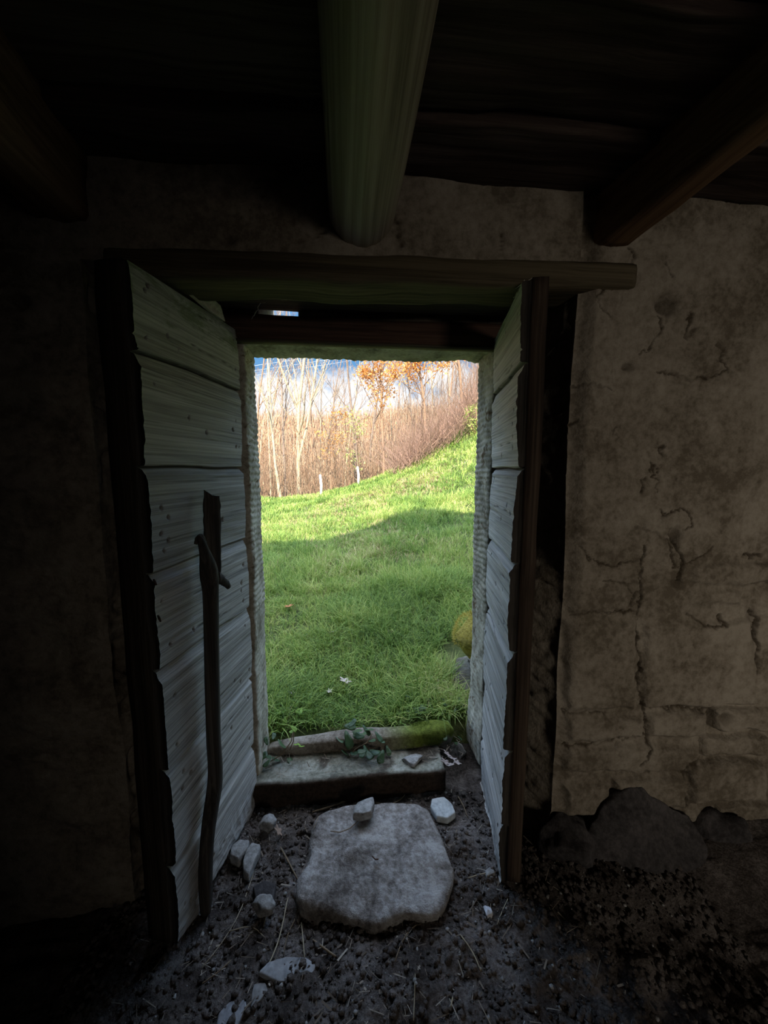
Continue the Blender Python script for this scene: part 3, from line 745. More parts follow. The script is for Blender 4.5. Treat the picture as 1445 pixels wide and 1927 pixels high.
# ---------------------------------------------------------------- ceiling beams
def beam_dir(vpx): d = ray(vpx, 885); d = -d; d[2] = 0; return d/np.linalg.norm(d)
o_ = MB()
pts = []; rad = []
C0 = np.array([.048, 1.16, 2.000]); dd = beam_dir(651)
for k in range(60):
    s = k/59*3.2; pts.append(C0+dd*s+np.array([.006*math.sin(s*3), 0, .004*math.sin(s*2.2)])); rad.append(.083+.003*math.sin(s*4)-.002*s)
NS = 40; base = len(o_.v); V = []
for k, p in enumerate(pts):
    for j in range(NS):
        a = 2*math.pi*j/NS; s = k/59*3.2
        rr = rad[k]*(1+.05*math.sin(a*2+1)+.03*math.sin(3*a)+.012*float(fbm(a*2.0, s*1.2, 0, 3, 601)))
        split = .10*math.exp(-((a-5.05-.06*math.sin(s*5))/.05)**2)+.06*math.exp(-((a-4.45+.05*math.sin(s*4))/.04)**2)
        rr *= (1-split)
        if k == 0: rr *= .80
        V.append((p[0]+rr*math.cos(a), p[1], p[2]+rr*math.sin(a)))
fc = []
for k in range(len(pts)-1):
    for j in range(NS): a = k*NS+j; b = k*NS+(j+1) % NS; fc.append((a, a+NS, b+NS, b))
fc.append(tuple(range(NS))); 
o = mesh_obj('ceiling_log', V, fc, M_log, origin=tuple(C0)); tag(o, 'round barked log joist overhead in the middle, ending on the lintel', 'beam')
def squared(name, pbl, pbr, vpx_l, vpx_r, top, label, seed, mat):
    """bottom edges start at the wall points pbl / pbr and run towards the room"""
    a = PY(*pbl, 1.075); b = PY(*pbr, 1.075); dl, dr = beam_dir(vpx_l), beam_dir(vpx_r)
    zb = (a[2]+b[2])/2; L = 2.6; nL = 60
    V = []; nc = 14
    for k in range(nL):
        s = k/(nL-1)*L; p = a+dl*s/abs(dl[1]); q = b+dr*s/abs(dr[1]); 
        w = np.linspace(0, 1, nc)
        ring = [(p[0], p[1], t_) for t_ in np.linspace(top, zb+.012, 6)]+[(p[0]*(1-t_)+q[0]*t_, p[1]*(1-t_)+q[1]*t_, zb-.004*math.sin(t_*3.14)) for t_ in np.linspace(.08, .92, 6)]+[(q[0], q[1], t_) for t_ in np.linspace(zb+.012, top, 6)]
        V += ring
    n = 18; V = np.array(V); V[:, 0] += .006*fbm(V[:, 1]*5, V[:, 2]*20, V[:, 0]*20, 3, seed); V[:, 2] += .005*fbm(V[:, 1]*4, V[:, 0]*15, 0, 3, seed+4)
    f = []
    for k in range(nL-1):
        for j in range(n): f.append((k*n+j, k*n+(j+1) % n, (k+1)*n+(j+1) % n, (k+1)*n+j))
    f.append(tuple(reversed(range(n)))); f.append(tuple((nL-1)*n+j for j in range(n)))
    o = mesh_obj(name, V, f, mat, origin=tuple(a)); tag(o, label, 'beam')
squared('ceiling_beam', (1112, 472), (1176, 468), 560, 640, 2.125, 'squared brown joist overhead on the right, resting above the lintel end', 701, M_beam)
squared('ceiling_beam', (72, 432), (172, 408), 560, 570, 2.125, 'squared brown joist overhead on the left, dying into the wall', 721, M_beam)

# ---------------------------------------------------------------- door leaves
def leaf(name, P0, P1, face, seams, ztop, zbot, mat, smat, label, th, stile_w, seed, top_far=None):
    """P0 free edge, P1 hinge edge (x,y); face=+1 when the boards face +X"""
    root = empty(name, (P0[0], P0[1], zbot)); root['kind'] = 'structure'; root['label'] = label
    P0 = np.array(P0); P1 = np.array(P1); L = np.linalg.norm(P1-P0); u = (P1-P0)/L; nrm = np.array([u[1], -u[0]])
    if nrm[0]*face < 0: nrm = -nrm
    nu = 170; zs = np.unique(np.concatenate([np.linspace(zbot, ztop, 420)]+[np.linspace(s-.04, s+.012, 22) for s in seams])); nz = len(zs)
    Ug, Zg = np.meshgrid(np.linspace(0, L, nu), zs, indexing='ij')
    h = .0018*fbm(Ug*4, Zg*60, 0, 3, seed)+.003*fbm(Ug*3, Zg*8, 0, 3, seed+3)
    att = np.zeros_like(h); tn = np.zeros_like(h)
    R = random.Random(seed); cutn = np.zeros(nz); 
    b = [ztop]+list(seams)+[zbot]
    for i in range(1, len(b)-1):
        s = b[i]+.0035*fbm(Ug*5, Ug*0+i, 0, 3, seed+7)
        t = s-Zg                                   # distance below the joint
        wob = .030+.008*math.sin(i*2.1)
        h -= np.where((t > 0) & (t < wob), .015*(1-np.clip(t/wob, 0, 1))**.8, 0)
        h -= .010*np.exp(-((Zg-s+.002)/.0030)**2); att = np.maximum(att, np.exp(-((Zg-s+.0015)/.0034)**2)*.95)
        if i in (1,): h -= .006*np.exp(-((Zg-s-.034)/.003)**2)
    for i in range(len(b)-1):                       # each board bows and tilts a little
        m = (Zg <= b[i]) & (Zg > b[i+1]); c = (b[i]+b[i+1])/2; hh = (b[i]-b[i+1])/2
        h += m*(.003*(1-((Zg-c)/hh)**2)+.004*R.uniform(-1, 1)*(Zg-c)/hh+R.uniform(-.002, .002))
        tn += m*R.uniform(-1, 1)
        for _ in range(7):                          # nail and worm holes
            nu0 = R.choice((R.uniform(.02, .06), R.uniform(L-.06, L-.02), R.uniform(.05, L-.05))); nz0 = R.uniform(b[i+1]+.02, b[i]-.03)
            r_ = R.uniform(.0018, .0045); q = np.exp(-(((Ug-nu0)**2+((Zg-nz0)*.8)**2)/r_**2)); h -= .010*q; att = np.maximum(att, q*.9)
    # long drying checks
    for _ in range(12):
        z0 = R.uniform(zbot, ztop); u0 = R.uniform(0, L*.5); u1 = u0+R.uniform(.1, .3)
        zc = z0+.01*fbm(Ug*6, Ug*0, 0, 2, seed+60+_); ck = np.exp(-((Zg-zc)/.0014)**2)*sstep(u0, u0+.03, Ug)*sstep(u1, u1-.05, Ug); h -= .005*ck; att = np.maximum(att, ck*.8)
    # worn foot
    foot = sstep(zbot+.18, zbot, Zg); h -= foot*.006*np.abs(fbm(Ug*20, Zg*14, 0, 3, seed+9))
    # ragged free edge: boards do not line up
    e = np.zeros(nz)
    for i in range(len(b)-1):
        m = (zs <= b[i]) & (zs > b[i+1]); tt = (b[i]-zs)
        e += m*(R.uniform(-.006, .006)+(.010)*np.exp(-tt/.018)*0+.004*fbm(zs*9, 0*zs, 0, 3, seed+i))
    Ue = Ug+(e[None, :])*(1-Ug/L)**4
    for i in range(len(b)-1):
        pass
    fade = 1-Ug/L
    top = np.zeros_like(Zg)
    if top_far is not None: top = (top_far-ztop)*(Ug/L)*sstep(ztop-.2, ztop, Zg)
    bot = np.where(Zg < zbot+.1, (1-(Zg-zbot)/.1)*(.012*fbm(Ug*10, 0*Ug, 0, 3, seed+70)), 0)
    Zp = Zg+top+bot
    Xf = P0[0]+u[0]*Ue+nrm[0]*h; Yf_ = P0[1]+u[1]*Ue+nrm[1]*h
    Xb = P0[0]+u[0]*Ue-nrm[0]*th; Yb = P0[1]+u[1]*Ue-nrm[1]*th
    Vf = np.stack([Xf, Yf_, Zp], -1).reshape(-1, 3); Vb = np.stack([Xb, Yb, Zp], -1).reshape(-1, 3); n = nu*nz
    flip = face > 0
    F1 = grid_faces(nu, nz, flip=not flip); F2 = grid_faces(nu, nz, flip=flip)+n
    sd = []
    for j in range(nz-1):
        sd.append((j, j+1, j+1+n, j+n)); a = (nu-1)*nz+j; sd.append((a+1, a, a+n, a+1+n))
    for i in range(nu-1):
        a = i*nz; sd.append((a+nz, a, a+n, a+nz+n)); a = i*nz+nz-1; sd.append((a, a+nz, a+nz+n, a+n))
    sd = np.array(sd); sd = sd if not flip else sd[:, ::-1]
    o = mesh_obj('board_panel', np.concatenate([Vf, Vb]), np.concatenate([F1, F2, sd]), mat, root, attr={'crack': np.concatenate([att.ravel(), 0*att.ravel()]), 'tone': np.concatenate([tn.ravel(), 0*tn.ravel()])})
    o.data.materials.append(M_end_shade); mi = np.zeros(len(o.data.polygons), np.int32); mi[len(F1):] = 1; o.data.polygons.foreach_set('material_index', mi)
    # stiles and ledges on the hidden side
    def post(uc, w, d0, d1, z0, z1, nm, sd_):
        v, f = rough_block((0, 0, z0), (w, d1-d0, z1), sd_, .0025, .035, 6, .004)
        Uu = uc+v[:, 0]; Dd = d0+v[:, 1]
        V = np.stack([P0[0]+u[0]*Uu-nrm[0]*Dd, P0[1]+u[1]*Uu-nrm[1]*Dd, v[:, 2]], 1)
        return mesh_obj(nm, V, [tuple(reversed(q)) for q in f] if face < 0 else f, smat, root)
    post(.002, .05, th, th+stile_w, zbot-.0, ztop+.012, 'stile', seed+11)
    post(L-.06, .055, th, th+.035, zbot+.02, ztop-.01, 'stile', seed+12)
    for k, zc in enumerate((zbot+.3, (zbot+ztop)/2, ztop-.2)):
        post(.055, L-.12, th, th+.025, zc-.04, zc+.04, 'ledge', seed+20+k)
    return root, u, nrm
seamsL = [1.612, 1.342, 1.081, .825, .545, .265]
seamsR = [1.620, 1.340, 1.067, .795, .480, .230]
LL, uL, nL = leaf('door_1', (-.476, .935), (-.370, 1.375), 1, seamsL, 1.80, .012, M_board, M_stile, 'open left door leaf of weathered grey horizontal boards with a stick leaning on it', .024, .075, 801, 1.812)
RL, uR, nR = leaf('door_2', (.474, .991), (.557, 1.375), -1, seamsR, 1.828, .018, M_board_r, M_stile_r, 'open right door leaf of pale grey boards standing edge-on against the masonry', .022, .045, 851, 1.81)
# split flake on top of the left leaf
def flake(pix, Yp0, Yp1, th, name, mat, parent):
    n = len(pix); f = [PY(px, py, Yp0+(Yp1-Yp0)*k) for px, py, k in pix]; V = list(f)+[p+np.array([-th, .0, 0]) for p in f]
    fc = [tuple(range(n)), tuple(reversed(range(n, 2*n)))]+[(i, i+n, (i+1) % n+n, (i+1) % n) for i in range(n)]
    return mesh_obj(name, V, fc, mat, parent, smooth=False)
flake([(335,520,.33),(352,516,.36),(372,535,.45),(385,550,.52),(392,552,.56),(405,566,.65),(415,575,.72),(420,592,.80),(424,605,.85),(400,588,.68),(372,563,.5),(352,545,.42)], .95, 1.37, .012, 'splinter', plain('bare_splinter', (.42,.38,.29)), LL)
# latch hook iron on the left stile
mb = MB()
for (px, py) in ((296, 1092), (304, 1160)):
    p = PY(px, py, .93); mb2 = MB(); mb2.tube([p+np.array([-.01, .004, 0]), p+np.array([.0, -.012, 0]), p+np.array([.006, -.018, -.006])], [.0025, .003, .002], 8); mb2.build('iron_stud', M_iron, LL)

# ---------------------------------------------------------------- the stick
def on_leaf(px, py, off):
    """point seen at (px,py) lying off metres in front of the left leaf's boards"""
    d = ray(px, py); p0 = np.array([-.476, .935, 0])+np.array([nL[0], nL[1], 0])*off; n = np.array([nL[0], nL[1], 0])
    t = np.dot(p0-CAM, n)/np.dot(d, n); return CAM+d*t
st = empty('wooden_stick', tuple(PZ(388, 1712, .01))); tag(st, 'long crooked dead branch with a forked hook, leaning upright against the left door leaf', 'stick')
def stick_pts(l, offs): return [on_leaf(px, py, o) for (px, py), o in zip(l, offs)]
def sleeve(pix, offs, wpx, name, flat=1.0, n=16, seed=0, slant=0):
    P = stick_pts(pix, offs); m = 48
    tt = np.linspace(0, 1, m); k = np.linspace(0, 1, len(P))
    Pi = np.stack([np.interp(tt, k, [p[c] for p in P]) for c in range(3)], 1)
    for _ in range(3): Pi[1:-1] = (Pi[:-2]+2*Pi[1:-1]+Pi[2:])/4
    wi = np.interp(tt, k, wpx)
    V = []
    for i in range(m):
        p = Pi[i]; dep = np.dot(p-CAM, FW); r = wi[i]/F*dep/2
        t = Pi[min(i+1, m-1)]-Pi[max(i-1, 0)]; t /= np.linalg.norm(t)+1e-9
        a = np.cross(t, (p-CAM)/np.linalg.norm(p-CAM)); a /= np.linalg.norm(a); b = np.cross(a, t)
        for j in range(n):
            an = 2*math.pi*j/n; rr = r*(1+.08*float(vnoise(j*.9, i*.35, 0, seed))+.05*math.cos(3*an))
            V.append(p+rr*(math.cos(an)*a+flat*math.sin(an)*b)-(t*r*.8*math.cos(an)*slant if i == m-1 else 0))
    f = []
    for i in range(m-1):
        for j in range(n): f.append((i*n+j, i*n+(j+1) % n, (i+1)*n+(j+1) % n, (i+1)*n+j))
    f.append(tuple(reversed(range(n)))); f.append(tuple((m-1)*n+j for j in range(n)))
    return mesh_obj(name, V, f, M_stick, st)
sleeve([(388,1715),(388,1690),(387,1640),(391,1570),(398,1520),(405,1475),(406,1440),(402,1390),(400,1330),(399,1240),(398,1160),(398,1110),(396,1085),(391,1060),(384,1035),(379,1018),(374,1008)],
       [.022,.022,.024,.028,.032,.034,.036,.038,.04,.045,.05,.055,.06,.062,.064,.064,.062], [18,23,24,25,27,27,26,25,26,26,27,28,32,27,18,14,8], 'shaft', seed=3)
sleeve([(402,1100),(402,1070),(401,1030),(400,980),(400,950),(399,932)], [.045]*6, [24,27,29,30,30,27], 'flat_top_stem', .35, 12, 9, -1)
sleeve([(406,1084),(413,1089),(419,1094),(426,1099),(430,1105)], [.06,.062,.064,.066,.066], [18,18,15,13,9], 'side_knob', 1, 10, 12)
sleeve([(383,1022),(378,1010),(372,1014),(368,1024)], [.062,.06,.055,.05], [12,13,11,6], 'hook_tip', 1, 10, 15)

# ---------------------------------------------------------------- stones, kerbs and litter
def flush(px, py): p = PZ(px, py, .008); i = np.abs(fx-p[0]) < .05; j = np.abs(fy-p[1]) < .05; return float(np.percentile(fz[np.ix_(i, j)], 85))
def stone_poly(pix, zt, thick, name, mat, label, cat, seed=0, bump_=.004, tilt=(0, 0), dome=.01, parent=None, group=None, rnd=.25, attrf=None, taper=.06):
    """slab from an outline on the ground plane z=zt: domed top, rounded sides"""
    P = np.array([PZ(px, py, zt)[:2] for px, py in pix]); c = P.mean(0)
    # resample the outline smoothly
    n = 96; d = np.concatenate([[0], np.cumsum(np.linalg.norm(np.diff(np.vstack([P, P[:1]]), axis=0), axis=1))]); Q = np.vstack([P, P[:1]])
    s = np.linspace(0, d[-1], n, endpoint=False); O = np.stack([np.interp(s, d, Q[:, 0]), np.interp(s, d, Q[:, 1])], 1)
    for _ in range(2): O = (np.roll(O, 1, 0)+2*O+np.roll(O, -1, 0))/4
    size = np.linalg.norm(O-c, axis=1).mean()
    rings = []; rs = list(np.linspace(.04, 1-.09*min(1, thick/size*4), 14))+[1-.04*min(1, thick/size*4), 1.0, 1.0+taper*.3, 1.0+taper*.2, 1.0-taper*.3]
    hs = [0]*14+[-.06*thick, -.22*thick, -.55*thick, -.8*thick, -thick]
    for r, hh in zip(rs, hs):
        p = c+(O-c)*r; z = zt+hh+dome*(1-min(r, 1)**2)*(hh == 0)+tilt[0]*(p[:, 0]-c[0])+tilt[1]*(p[:, 1]-c[1])
        z = z+bump_*fbm(p[:, 0]*16, p[:, 1]*16, 0, 4, seed)*(1.0)
        jit = .01*size/.2*fbm(p[:, 0]*14, p[:, 1]*14, hh*30, 3, seed+5)*(r > .9)
        rings.append(np.stack([p[:, 0]+jit, p[:, 1]+jit*.7, z], 1))
    V = np.vstack(rings+[[[c[0], c[1], zt+dome]]]); m = len(rs); f = []
    for i in range(m-1):
        for j in range(n): a = i*n+j; b = i*n+(j+1) % n; f.append((a, a+n, b+n, b))
    ce = m*n
    for j in range(n): f.append((ce, j, (j+1) % n))
    f.append(tuple((m-1)*n+j for j in reversed(range(n))))
    at_ = attrf(V) if attrf else None
    o = mesh_obj(name, V, f, mat, parent, origin=(c[0], c[1], zt-thick), attr=at_)
    if parent is None: tag(o, label, cat, group)
    return o
stone_poly([(583,1555),(600,1530),(640,1516),(700,1508),(752,1507),(790,1512),(812,1535),(830,1570),(848,1600),(857,1625),(852,1660),(842,1690),(838,1708),(815,1720),(780,1716),(765,1712),(740,1728),(715,1735),(690,1730),(655,1722),(615,1712),(590,1712),(565,1695),(553,1668),(556,1650),(575,1630),(580,1600)],
           .040, .055, 'stepping_stone', M_slab, 'large flat irregular grey stone slab on the earth floor before the doorway', 'stone', 11, .007, dome=.006, taper=-.05)
# threshold: long slab, shade of its front face put into the colour
v, f = rough_block((-.46, 1.352, -.02), (.40, 1.545, .098), 31, .006, .012, 9, .014)
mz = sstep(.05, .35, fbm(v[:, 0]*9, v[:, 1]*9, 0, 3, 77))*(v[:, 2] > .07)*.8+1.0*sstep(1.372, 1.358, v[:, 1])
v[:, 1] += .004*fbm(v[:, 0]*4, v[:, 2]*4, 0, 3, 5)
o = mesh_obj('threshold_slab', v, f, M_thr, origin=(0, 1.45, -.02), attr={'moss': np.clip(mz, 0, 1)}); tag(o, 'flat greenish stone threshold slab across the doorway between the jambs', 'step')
# kerb: rounded long stone following the picture's line
K = [PY(px, py, 1.535) for px, py in ((502,1412),(530,1408),(570,1403),(620,1398),(660,1394),(700,1393),(740,1391),(780,1386),(815,1381),(838,1378),(852,1376))]
nk = 90; kk = np.linspace(0, 1, len(K)); tt = np.linspace(0, 1, nk); Kc = np.stack([np.interp(tt, kk, [p[c] for p in K]) for c in range(3)], 1)
for _ in range(6): Kc[1:-1] = (Kc[:-2]+2*Kc[1:-1]+Kc[2:])/4
rK = np.interp(tt, [0, .03, .12, .3, .5, .8, .95, 1], [.012, .024, .032, .043, .047, .050, .042, .016])
V = []; NS = 28
for i in range(nk):
    for j in range(NS):
        a = 2*math.pi*j/NS; r = rK[i]*(1+.10*float(fbm(math.cos(a)*1.5+tt[i]*9, math.sin(a)*1.5, 2, 3, 91)))
        sq = 1/max(abs(math.cos(a)), abs(math.sin(a)))**.35
        V.append((Kc[i, 0], Kc[i, 1]+r*math.cos(a)*sq*.9, Kc[i, 2]+r*math.sin(a)*sq*.95))
V = np.array(V); f = []
for i in range(nk-1):
    for j in range(NS): a = i*NS+j; b = i*NS+(j+1) % NS; f.append((a, b, b+NS, a+NS))
f.append(tuple(reversed(range(NS)))); f.append(tuple((nk-1)*NS+j for j in range(NS)))
ms = sstep(.1, .32, V[:, 0])*sstep(-.2, .35, (V[:, 2]-np.repeat(Kc[:, 2], NS))/.045+.8*fbm(V[:, 0]*18, V[:, 2]*18, V[:, 1]*18, 3, 5)+.15)
o = mesh_obj('kerb_stone', V, f, M_kerb, origin=tuple(Kc[nk//2]-np.array([0, 0, .05])), attr={'moss': np.clip(ms, 0, 1)}); tag(o, 'long rounded step edge stone behind the threshold, green moss on its right end', 'step')

def rock(c, r, name, mat, label=None, cat=None, seed=0, flat=(1, 1, .7), moss=None, parent=None, group=None, sub=4, ang=.28, rot=0):
    import bmesh
    bm = bmesh.new(); bmesh.ops.create_icosphere(bm, subdivisions=sub, radius=1); V = np.array([v.co[:] for v in bm.verts]); f = [tuple(v.index for v in q.verts) for q in bm.faces]; bm.free()
    R = np.random.default_rng(seed)
    for _ in range(9):                                 # chop planar facets
        n = R.normal(0, 1, 3); n /= np.linalg.norm(n); dmax = R.uniform(.55, .85); d = V@n; V = V-np.maximum(0, d-dmax)[:, None]*n
    V = V*(1+ang*.4*fbm(V[:, 0]*2, V[:, 1]*2, V[:, 2]*2, 4, seed)[:, None])
    V = V*np.array(flat)*r; cr, sr = math.cos(rot), math.sin(rot); V = np.stack([V[:, 0]*cr-V[:, 1]*sr, V[:, 0]*sr+V[:, 1]*cr, V[:, 2]], 1)
    Vw = V+np.array(c); at_ = {'moss': moss(Vw)} if moss else None
    o = mesh_obj(name, Vw, f, mat, parent, origin=(c[0], c[1], c[2]+V[:, 2].min()), attr=at_)
    if parent is None: tag(o, label, cat, group)
    return o
def rock_px(px, py, wpx, z, name, mat, label, seed, flat=(1, 1, .6), group=None, rot=0):
    p = PZ(px, py, z); dep = np.dot(p-CAM, FW); r = wpx/F*dep/2*1.12
    rock((p[0], p[1], z+r*flat[2]*.25), r, name, mat, label, 'stone', seed, flat, group=group, rot=rot, sub=4)
def slab_px(pix, z, th, label, seed, mat=M_rock, name='loose_stone', tilt=(0, 0)): return stone_poly(pix, z, th, name, mat, label, 'stone', seed, .002, tilt, .002)
slab_px([(436,1590),(452,1578),(470,1580),(466,1596),(448,1616),(432,1608)], .035, .035, 'grey angular stone chip lying against the foot of the left door leaf', 41)
slab_px([(464,1598),(474,1584),(490,1588),(488,1602),(478,1622),(468,1648),(458,1640),(456,1622)], .03, .03, 'long wedge-shaped grey stone beside the left door leaf, next to the angular chip', 42)
rock_px(502, 1552, 30, .02, 'loose_stone', M_rock, 'brown-grey lump of stone under the left end of the threshold', 43, (1, .9, .8))
slab_px([(665,1520),(672,1510),(690,1502),(702,1498),(704,1510),(698,1528),(680,1533),(664,1530)], .085, .03, 'small folded grey stone resting on the back of the big slab', 44)
slab_px([(812,1502),(835,1498),(852,1512),(858,1528),(842,1540),(822,1536),(810,1518)], .03, .025, 'pale blue-grey flat stone behind the right corner of the big slab', 45, plain('blue_grey_stone', (.40,.43,.44)))
rock_px(496, 1708, 36, .02, 'loose_stone', M_rock, 'rounded brown-grey stone left of the big slab, among twigs', 46, (1, 1, .8))
slab_px([(475,1668),(498,1656),(520,1662),(515,1688),(480,1688)], .02, .025, 'flat dark stone just above the rounded one, left of the big slab', 47, M_soot_rock)
rock_px(918, 1716, 20, .012, 'loose_stone', plain('white_chip', (.55,.55,.58)), 'small whitish chip of stone on the earth right of the big slab', 48, (.7, 1.2, .5))
slab_px([(912,1638),(926,1628),(932,1642),(915,1650)], .02, .02, 'small grey stone at the foot of the right door leaf', 49)
stone_poly([(486,1830),(505,1808),(540,1798),(575,1800),(596,1815),(588,1838),(560,1845),(520,1846)], flush(540, 1822), .03, 'embedded_stone', plain('blue_grey_slab', (.30,.305,.315)), 'blue-grey stone set flush in the earth below the big slab', 'stone', 51, .006, dome=.001, taper=-.02)
stone_poly([(478,1850),(500,1846),(505,1862),(490,1885),(472,1900),(474,1870)], flush(488, 1870), .03, 'embedded_stone', plain('grey_slab_two', (.23,.225,.22)), 'narrow grey stone flush in the floor under the blue-grey one', 'stone', 52, .006, dome=.001, taper=-.02)
stone_poly([(410,1905),(430,1880),(462,1872),(466,1895),(450,1927),(440,1945),(405,1950)], flush(435, 1910), .03, 'embedded_stone', plain('blue_grey_slab_two', (.27,.275,.295)), 'blue-grey paving stone at the bottom edge, left of the doorway', 'stone', 53, .006, dome=.001, taper=-.02)
# big foundation boulder under the right wall
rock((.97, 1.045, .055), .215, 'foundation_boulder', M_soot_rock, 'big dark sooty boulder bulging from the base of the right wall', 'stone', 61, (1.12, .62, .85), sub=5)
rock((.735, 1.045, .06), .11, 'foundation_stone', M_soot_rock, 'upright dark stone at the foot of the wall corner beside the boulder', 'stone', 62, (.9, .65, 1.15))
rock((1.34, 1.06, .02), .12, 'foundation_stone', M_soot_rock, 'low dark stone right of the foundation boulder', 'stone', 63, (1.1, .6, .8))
# mossy stones outside by the right jamb
def px_at(px, py, Y): return PY(px, py, Y)
g = hit(880, 1290); p = PY(893, 1195, g[1]+.05); rock(tuple(p), .125, 'mossy_stone', M_moss_rock, 'stone cushioned with golden moss outside, half behind the right jamb', 'stone', 71, (1, .9, 1.15), moss=lambda V: 0*V[:, 0]+1)
g = hit(880, 1290); q = np.array([g[0]+.05, g[1]+.02, g[2]+.045]); rock(tuple(q), .15, 'grey_stone', M_moss_rock, 'bare grey-brown stone under the moss-covered one outside', 'stone', 72, (1.05, .9, .5), moss=lambda V: 0*V[:, 0])
g = hit(893, 1345); q = np.array([g[0]+.05, g[1], g[2]+.03]); rock(tuple(q), .11, 'grey_stone', M_soot_rock, 'dark earthy stone low behind the right jamb, below the others', 'stone', 75, (1.0, .9, 1.1), moss=lambda V: 0*V[:, 0])
q = PY(864, 1418, 1.52); rock(tuple(q), .05, 'small_grey_stone', M_rock, 'small grey stone between the kerb end and the right jamb', 'stone', 73, (1, .8, .9))
q = PY(912, 1402, 1.66); rock(tuple(q), .075, 'mossy_stone', M_moss_rock, 'green mossy lump at the foot of the right jamb', 'stone', 74, (1, .8, 1.3), moss=lambda V: 0*V[:, 0]+1)
q = PY(900, 1470, 1.56); rock(tuple(q), .075, 'dark_stone', M_soot_rock, 'dark stone filling the corner between threshold and right jamb', 'stone', 76, (.9, .7, .9))
q = PY(775, 1445, 1.42); rock((q[0], 1.42, .1), .05, 'small_grey_stone', M_rock, 'rough grey stone lying on the right half of the threshold slab', 'stone', 77, (1.1, .7, .4))
# soft moss fuzz
def fuzz(n, c, r, mat, label, size, seed, flat=(1, 1, 1), name='moss'):
    R = np.random.default_rng(seed); p = R.normal(0, 1, (n, 3)); p /= np.linalg.norm(p, axis=1, keepdims=True); p = p[p[:, 2] > -.35]; n = len(p)
    b = p*np.array(flat)*r+np.array(c); d = p+R.normal(0, .35, (n, 3)); s = size*R.uniform(.5, 1.3, (n, 1)); w = np.cross(d, R.normal(0, 1, (n, 3))); w /= np.linalg.norm(w, axis=1, keepdims=True)
    V = np.stack([b-w*s*.15, b+w*s*.15, b+d*s], 1).reshape(-1, 3)
    return tag(mesh_obj(name, V, (np.arange(n)*3)[:, None]+np.arange(3)[None], mat, smooth=False), label, 'moss', kind='stuff')
M_moss = leafy('golden_moss', [(0,(.34,.28,.05)), (.6,(.56,.48,.12)), (1,(.68,.60,.2))]); M_moss_g = leafy('green_moss', [(0,(.08,.12,.02)), (1,(.22,.28,.05))])
fuzz(5000, tuple(p+np.array([0, 0, .0])), .118, M_moss, 'golden moss cushion on the stone behind the right jamb', .012, 1, (1, .9, 1.12))
q = PY(912, 1402, 1.66); fuzz(3000, tuple(q), .072, M_moss_g, 'green moss at the foot of the right jamb', .012, 2, (1, .8, 1.25))
q = PY(800, 1362, 1.55); fuzz(2400, (q[0], 1.545, q[2]-.015), .05, M_moss_g, 'green moss along the right end of the kerb stone', .008, 3, (1.5, .6, .3))

# leaves, ivy
def leafshape(c, size, seed, name, mat, label, cat='leaf', group=None, parent=None, curl=.35, lobed=True, up=(0, 0, 1)):
    R = np.random.default_rng(seed); n = 24; th = np.linspace(0, 2*math.pi, n, endpoint=False)
    rr = 1+(.35*np.cos(5*th) if lobed else .15*np.cos(3*th)); x = rr*np.cos(th)*1.0; y = rr*np.sin(th)*.58
    V = np.stack([x, y, 0*x], 1); V = np.vstack([V*1.0, V*.5, [[0, 0, 0]]]); V[:, 2] = curl*(V[:, 0]**2*.4+np.abs(V[:, 1])*.5)
    a = R.uniform(0, 6.28); tl = R.normal(0, .35, 2); Rz = np.array([[math.cos(a), -math.sin(a), 0], [math.sin(a), math.cos(a), 0], [0, 0, 1]]); V = V@Rz.T; V[:, 2] += tl[0]*V[:, 0]+tl[1]*V[:, 1]
    V = V*size; V[:, 2] -= V[:, 2].min(); V = V+np.array(c); f = [(i, (i+1) % n, n+(i+1) % n, n+i) for i in range(n)]+[(n+i, n+(i+1) % n, 2*n) for i in range(n)]
    m = len(V); V = np.vstack([V, V-np.array([0, 0, size*.03])]); f = f+[tuple(reversed([k+m for k in q])) for q in f]+[(i, i+m, (i+1) % n+m, (i+1) % n) for i in range(n)]
    o = mesh_obj(name, V, f, mat, parent, origin=tuple(c))
    if parent is None: tag(o, label, cat, group)
    return o
for k, (px, py, s, m, lb) in enumerate(((650,1297,.028,M_deadleaf,'bleached fallen leaf on the grass, low centre, the larger of a pair'), (620,1316,.022,M_deadleaf,'bleached fallen leaf on the grass just below left of the larger one'),
     (828,1296,.028,M_deadleaf,'pale fallen leaf on the grass near the lower right jamb'), (627,1200,.033,M_deadleaf,'pale fallen leaf on the grass halfway up the slope'), (866,1107,.034,M_deadleaf,'pinkish fallen leaf in the grass beside the right jamb'),
     (543,1150,.035,M_redleaf,'russet fallen oak leaf in the grass near the left jamb'), (735,1200,.025,M_brownleaf,'brown fallen leaf mid slope, centre'), (550,1320,.022,M_deadleaf,'pale fallen leaf in the grass near the lower left jamb'))):
    g = hit(px, py); leafshape((g[0], g[1], g[2]+.035), s, 900+k, 'fallen_leaf', m, lb)
for k, (px, py) in enumerate(((842,1418),(852,1428),(838,1436),(848,1444),(860,1440))):
    g = PZ(px, py, .108); leafshape((g[0], g[1], .103+.004*k), .018, 930+k, 'dead_oak_leaf', plain('greyish_leaf_%d' % k, (.30,.25,.23)), 'curled grey-brown oak leaf in the small drift at the right end of the threshold', group='oak leaves drifted on the threshold')
g = PZ(524, 1566, .02); leafshape((g[0], g[1], .018), .018, 950, 'dead_oak_leaf', M_brownleaf, 'reddish lobed oak leaf on the earth left of the big slab')
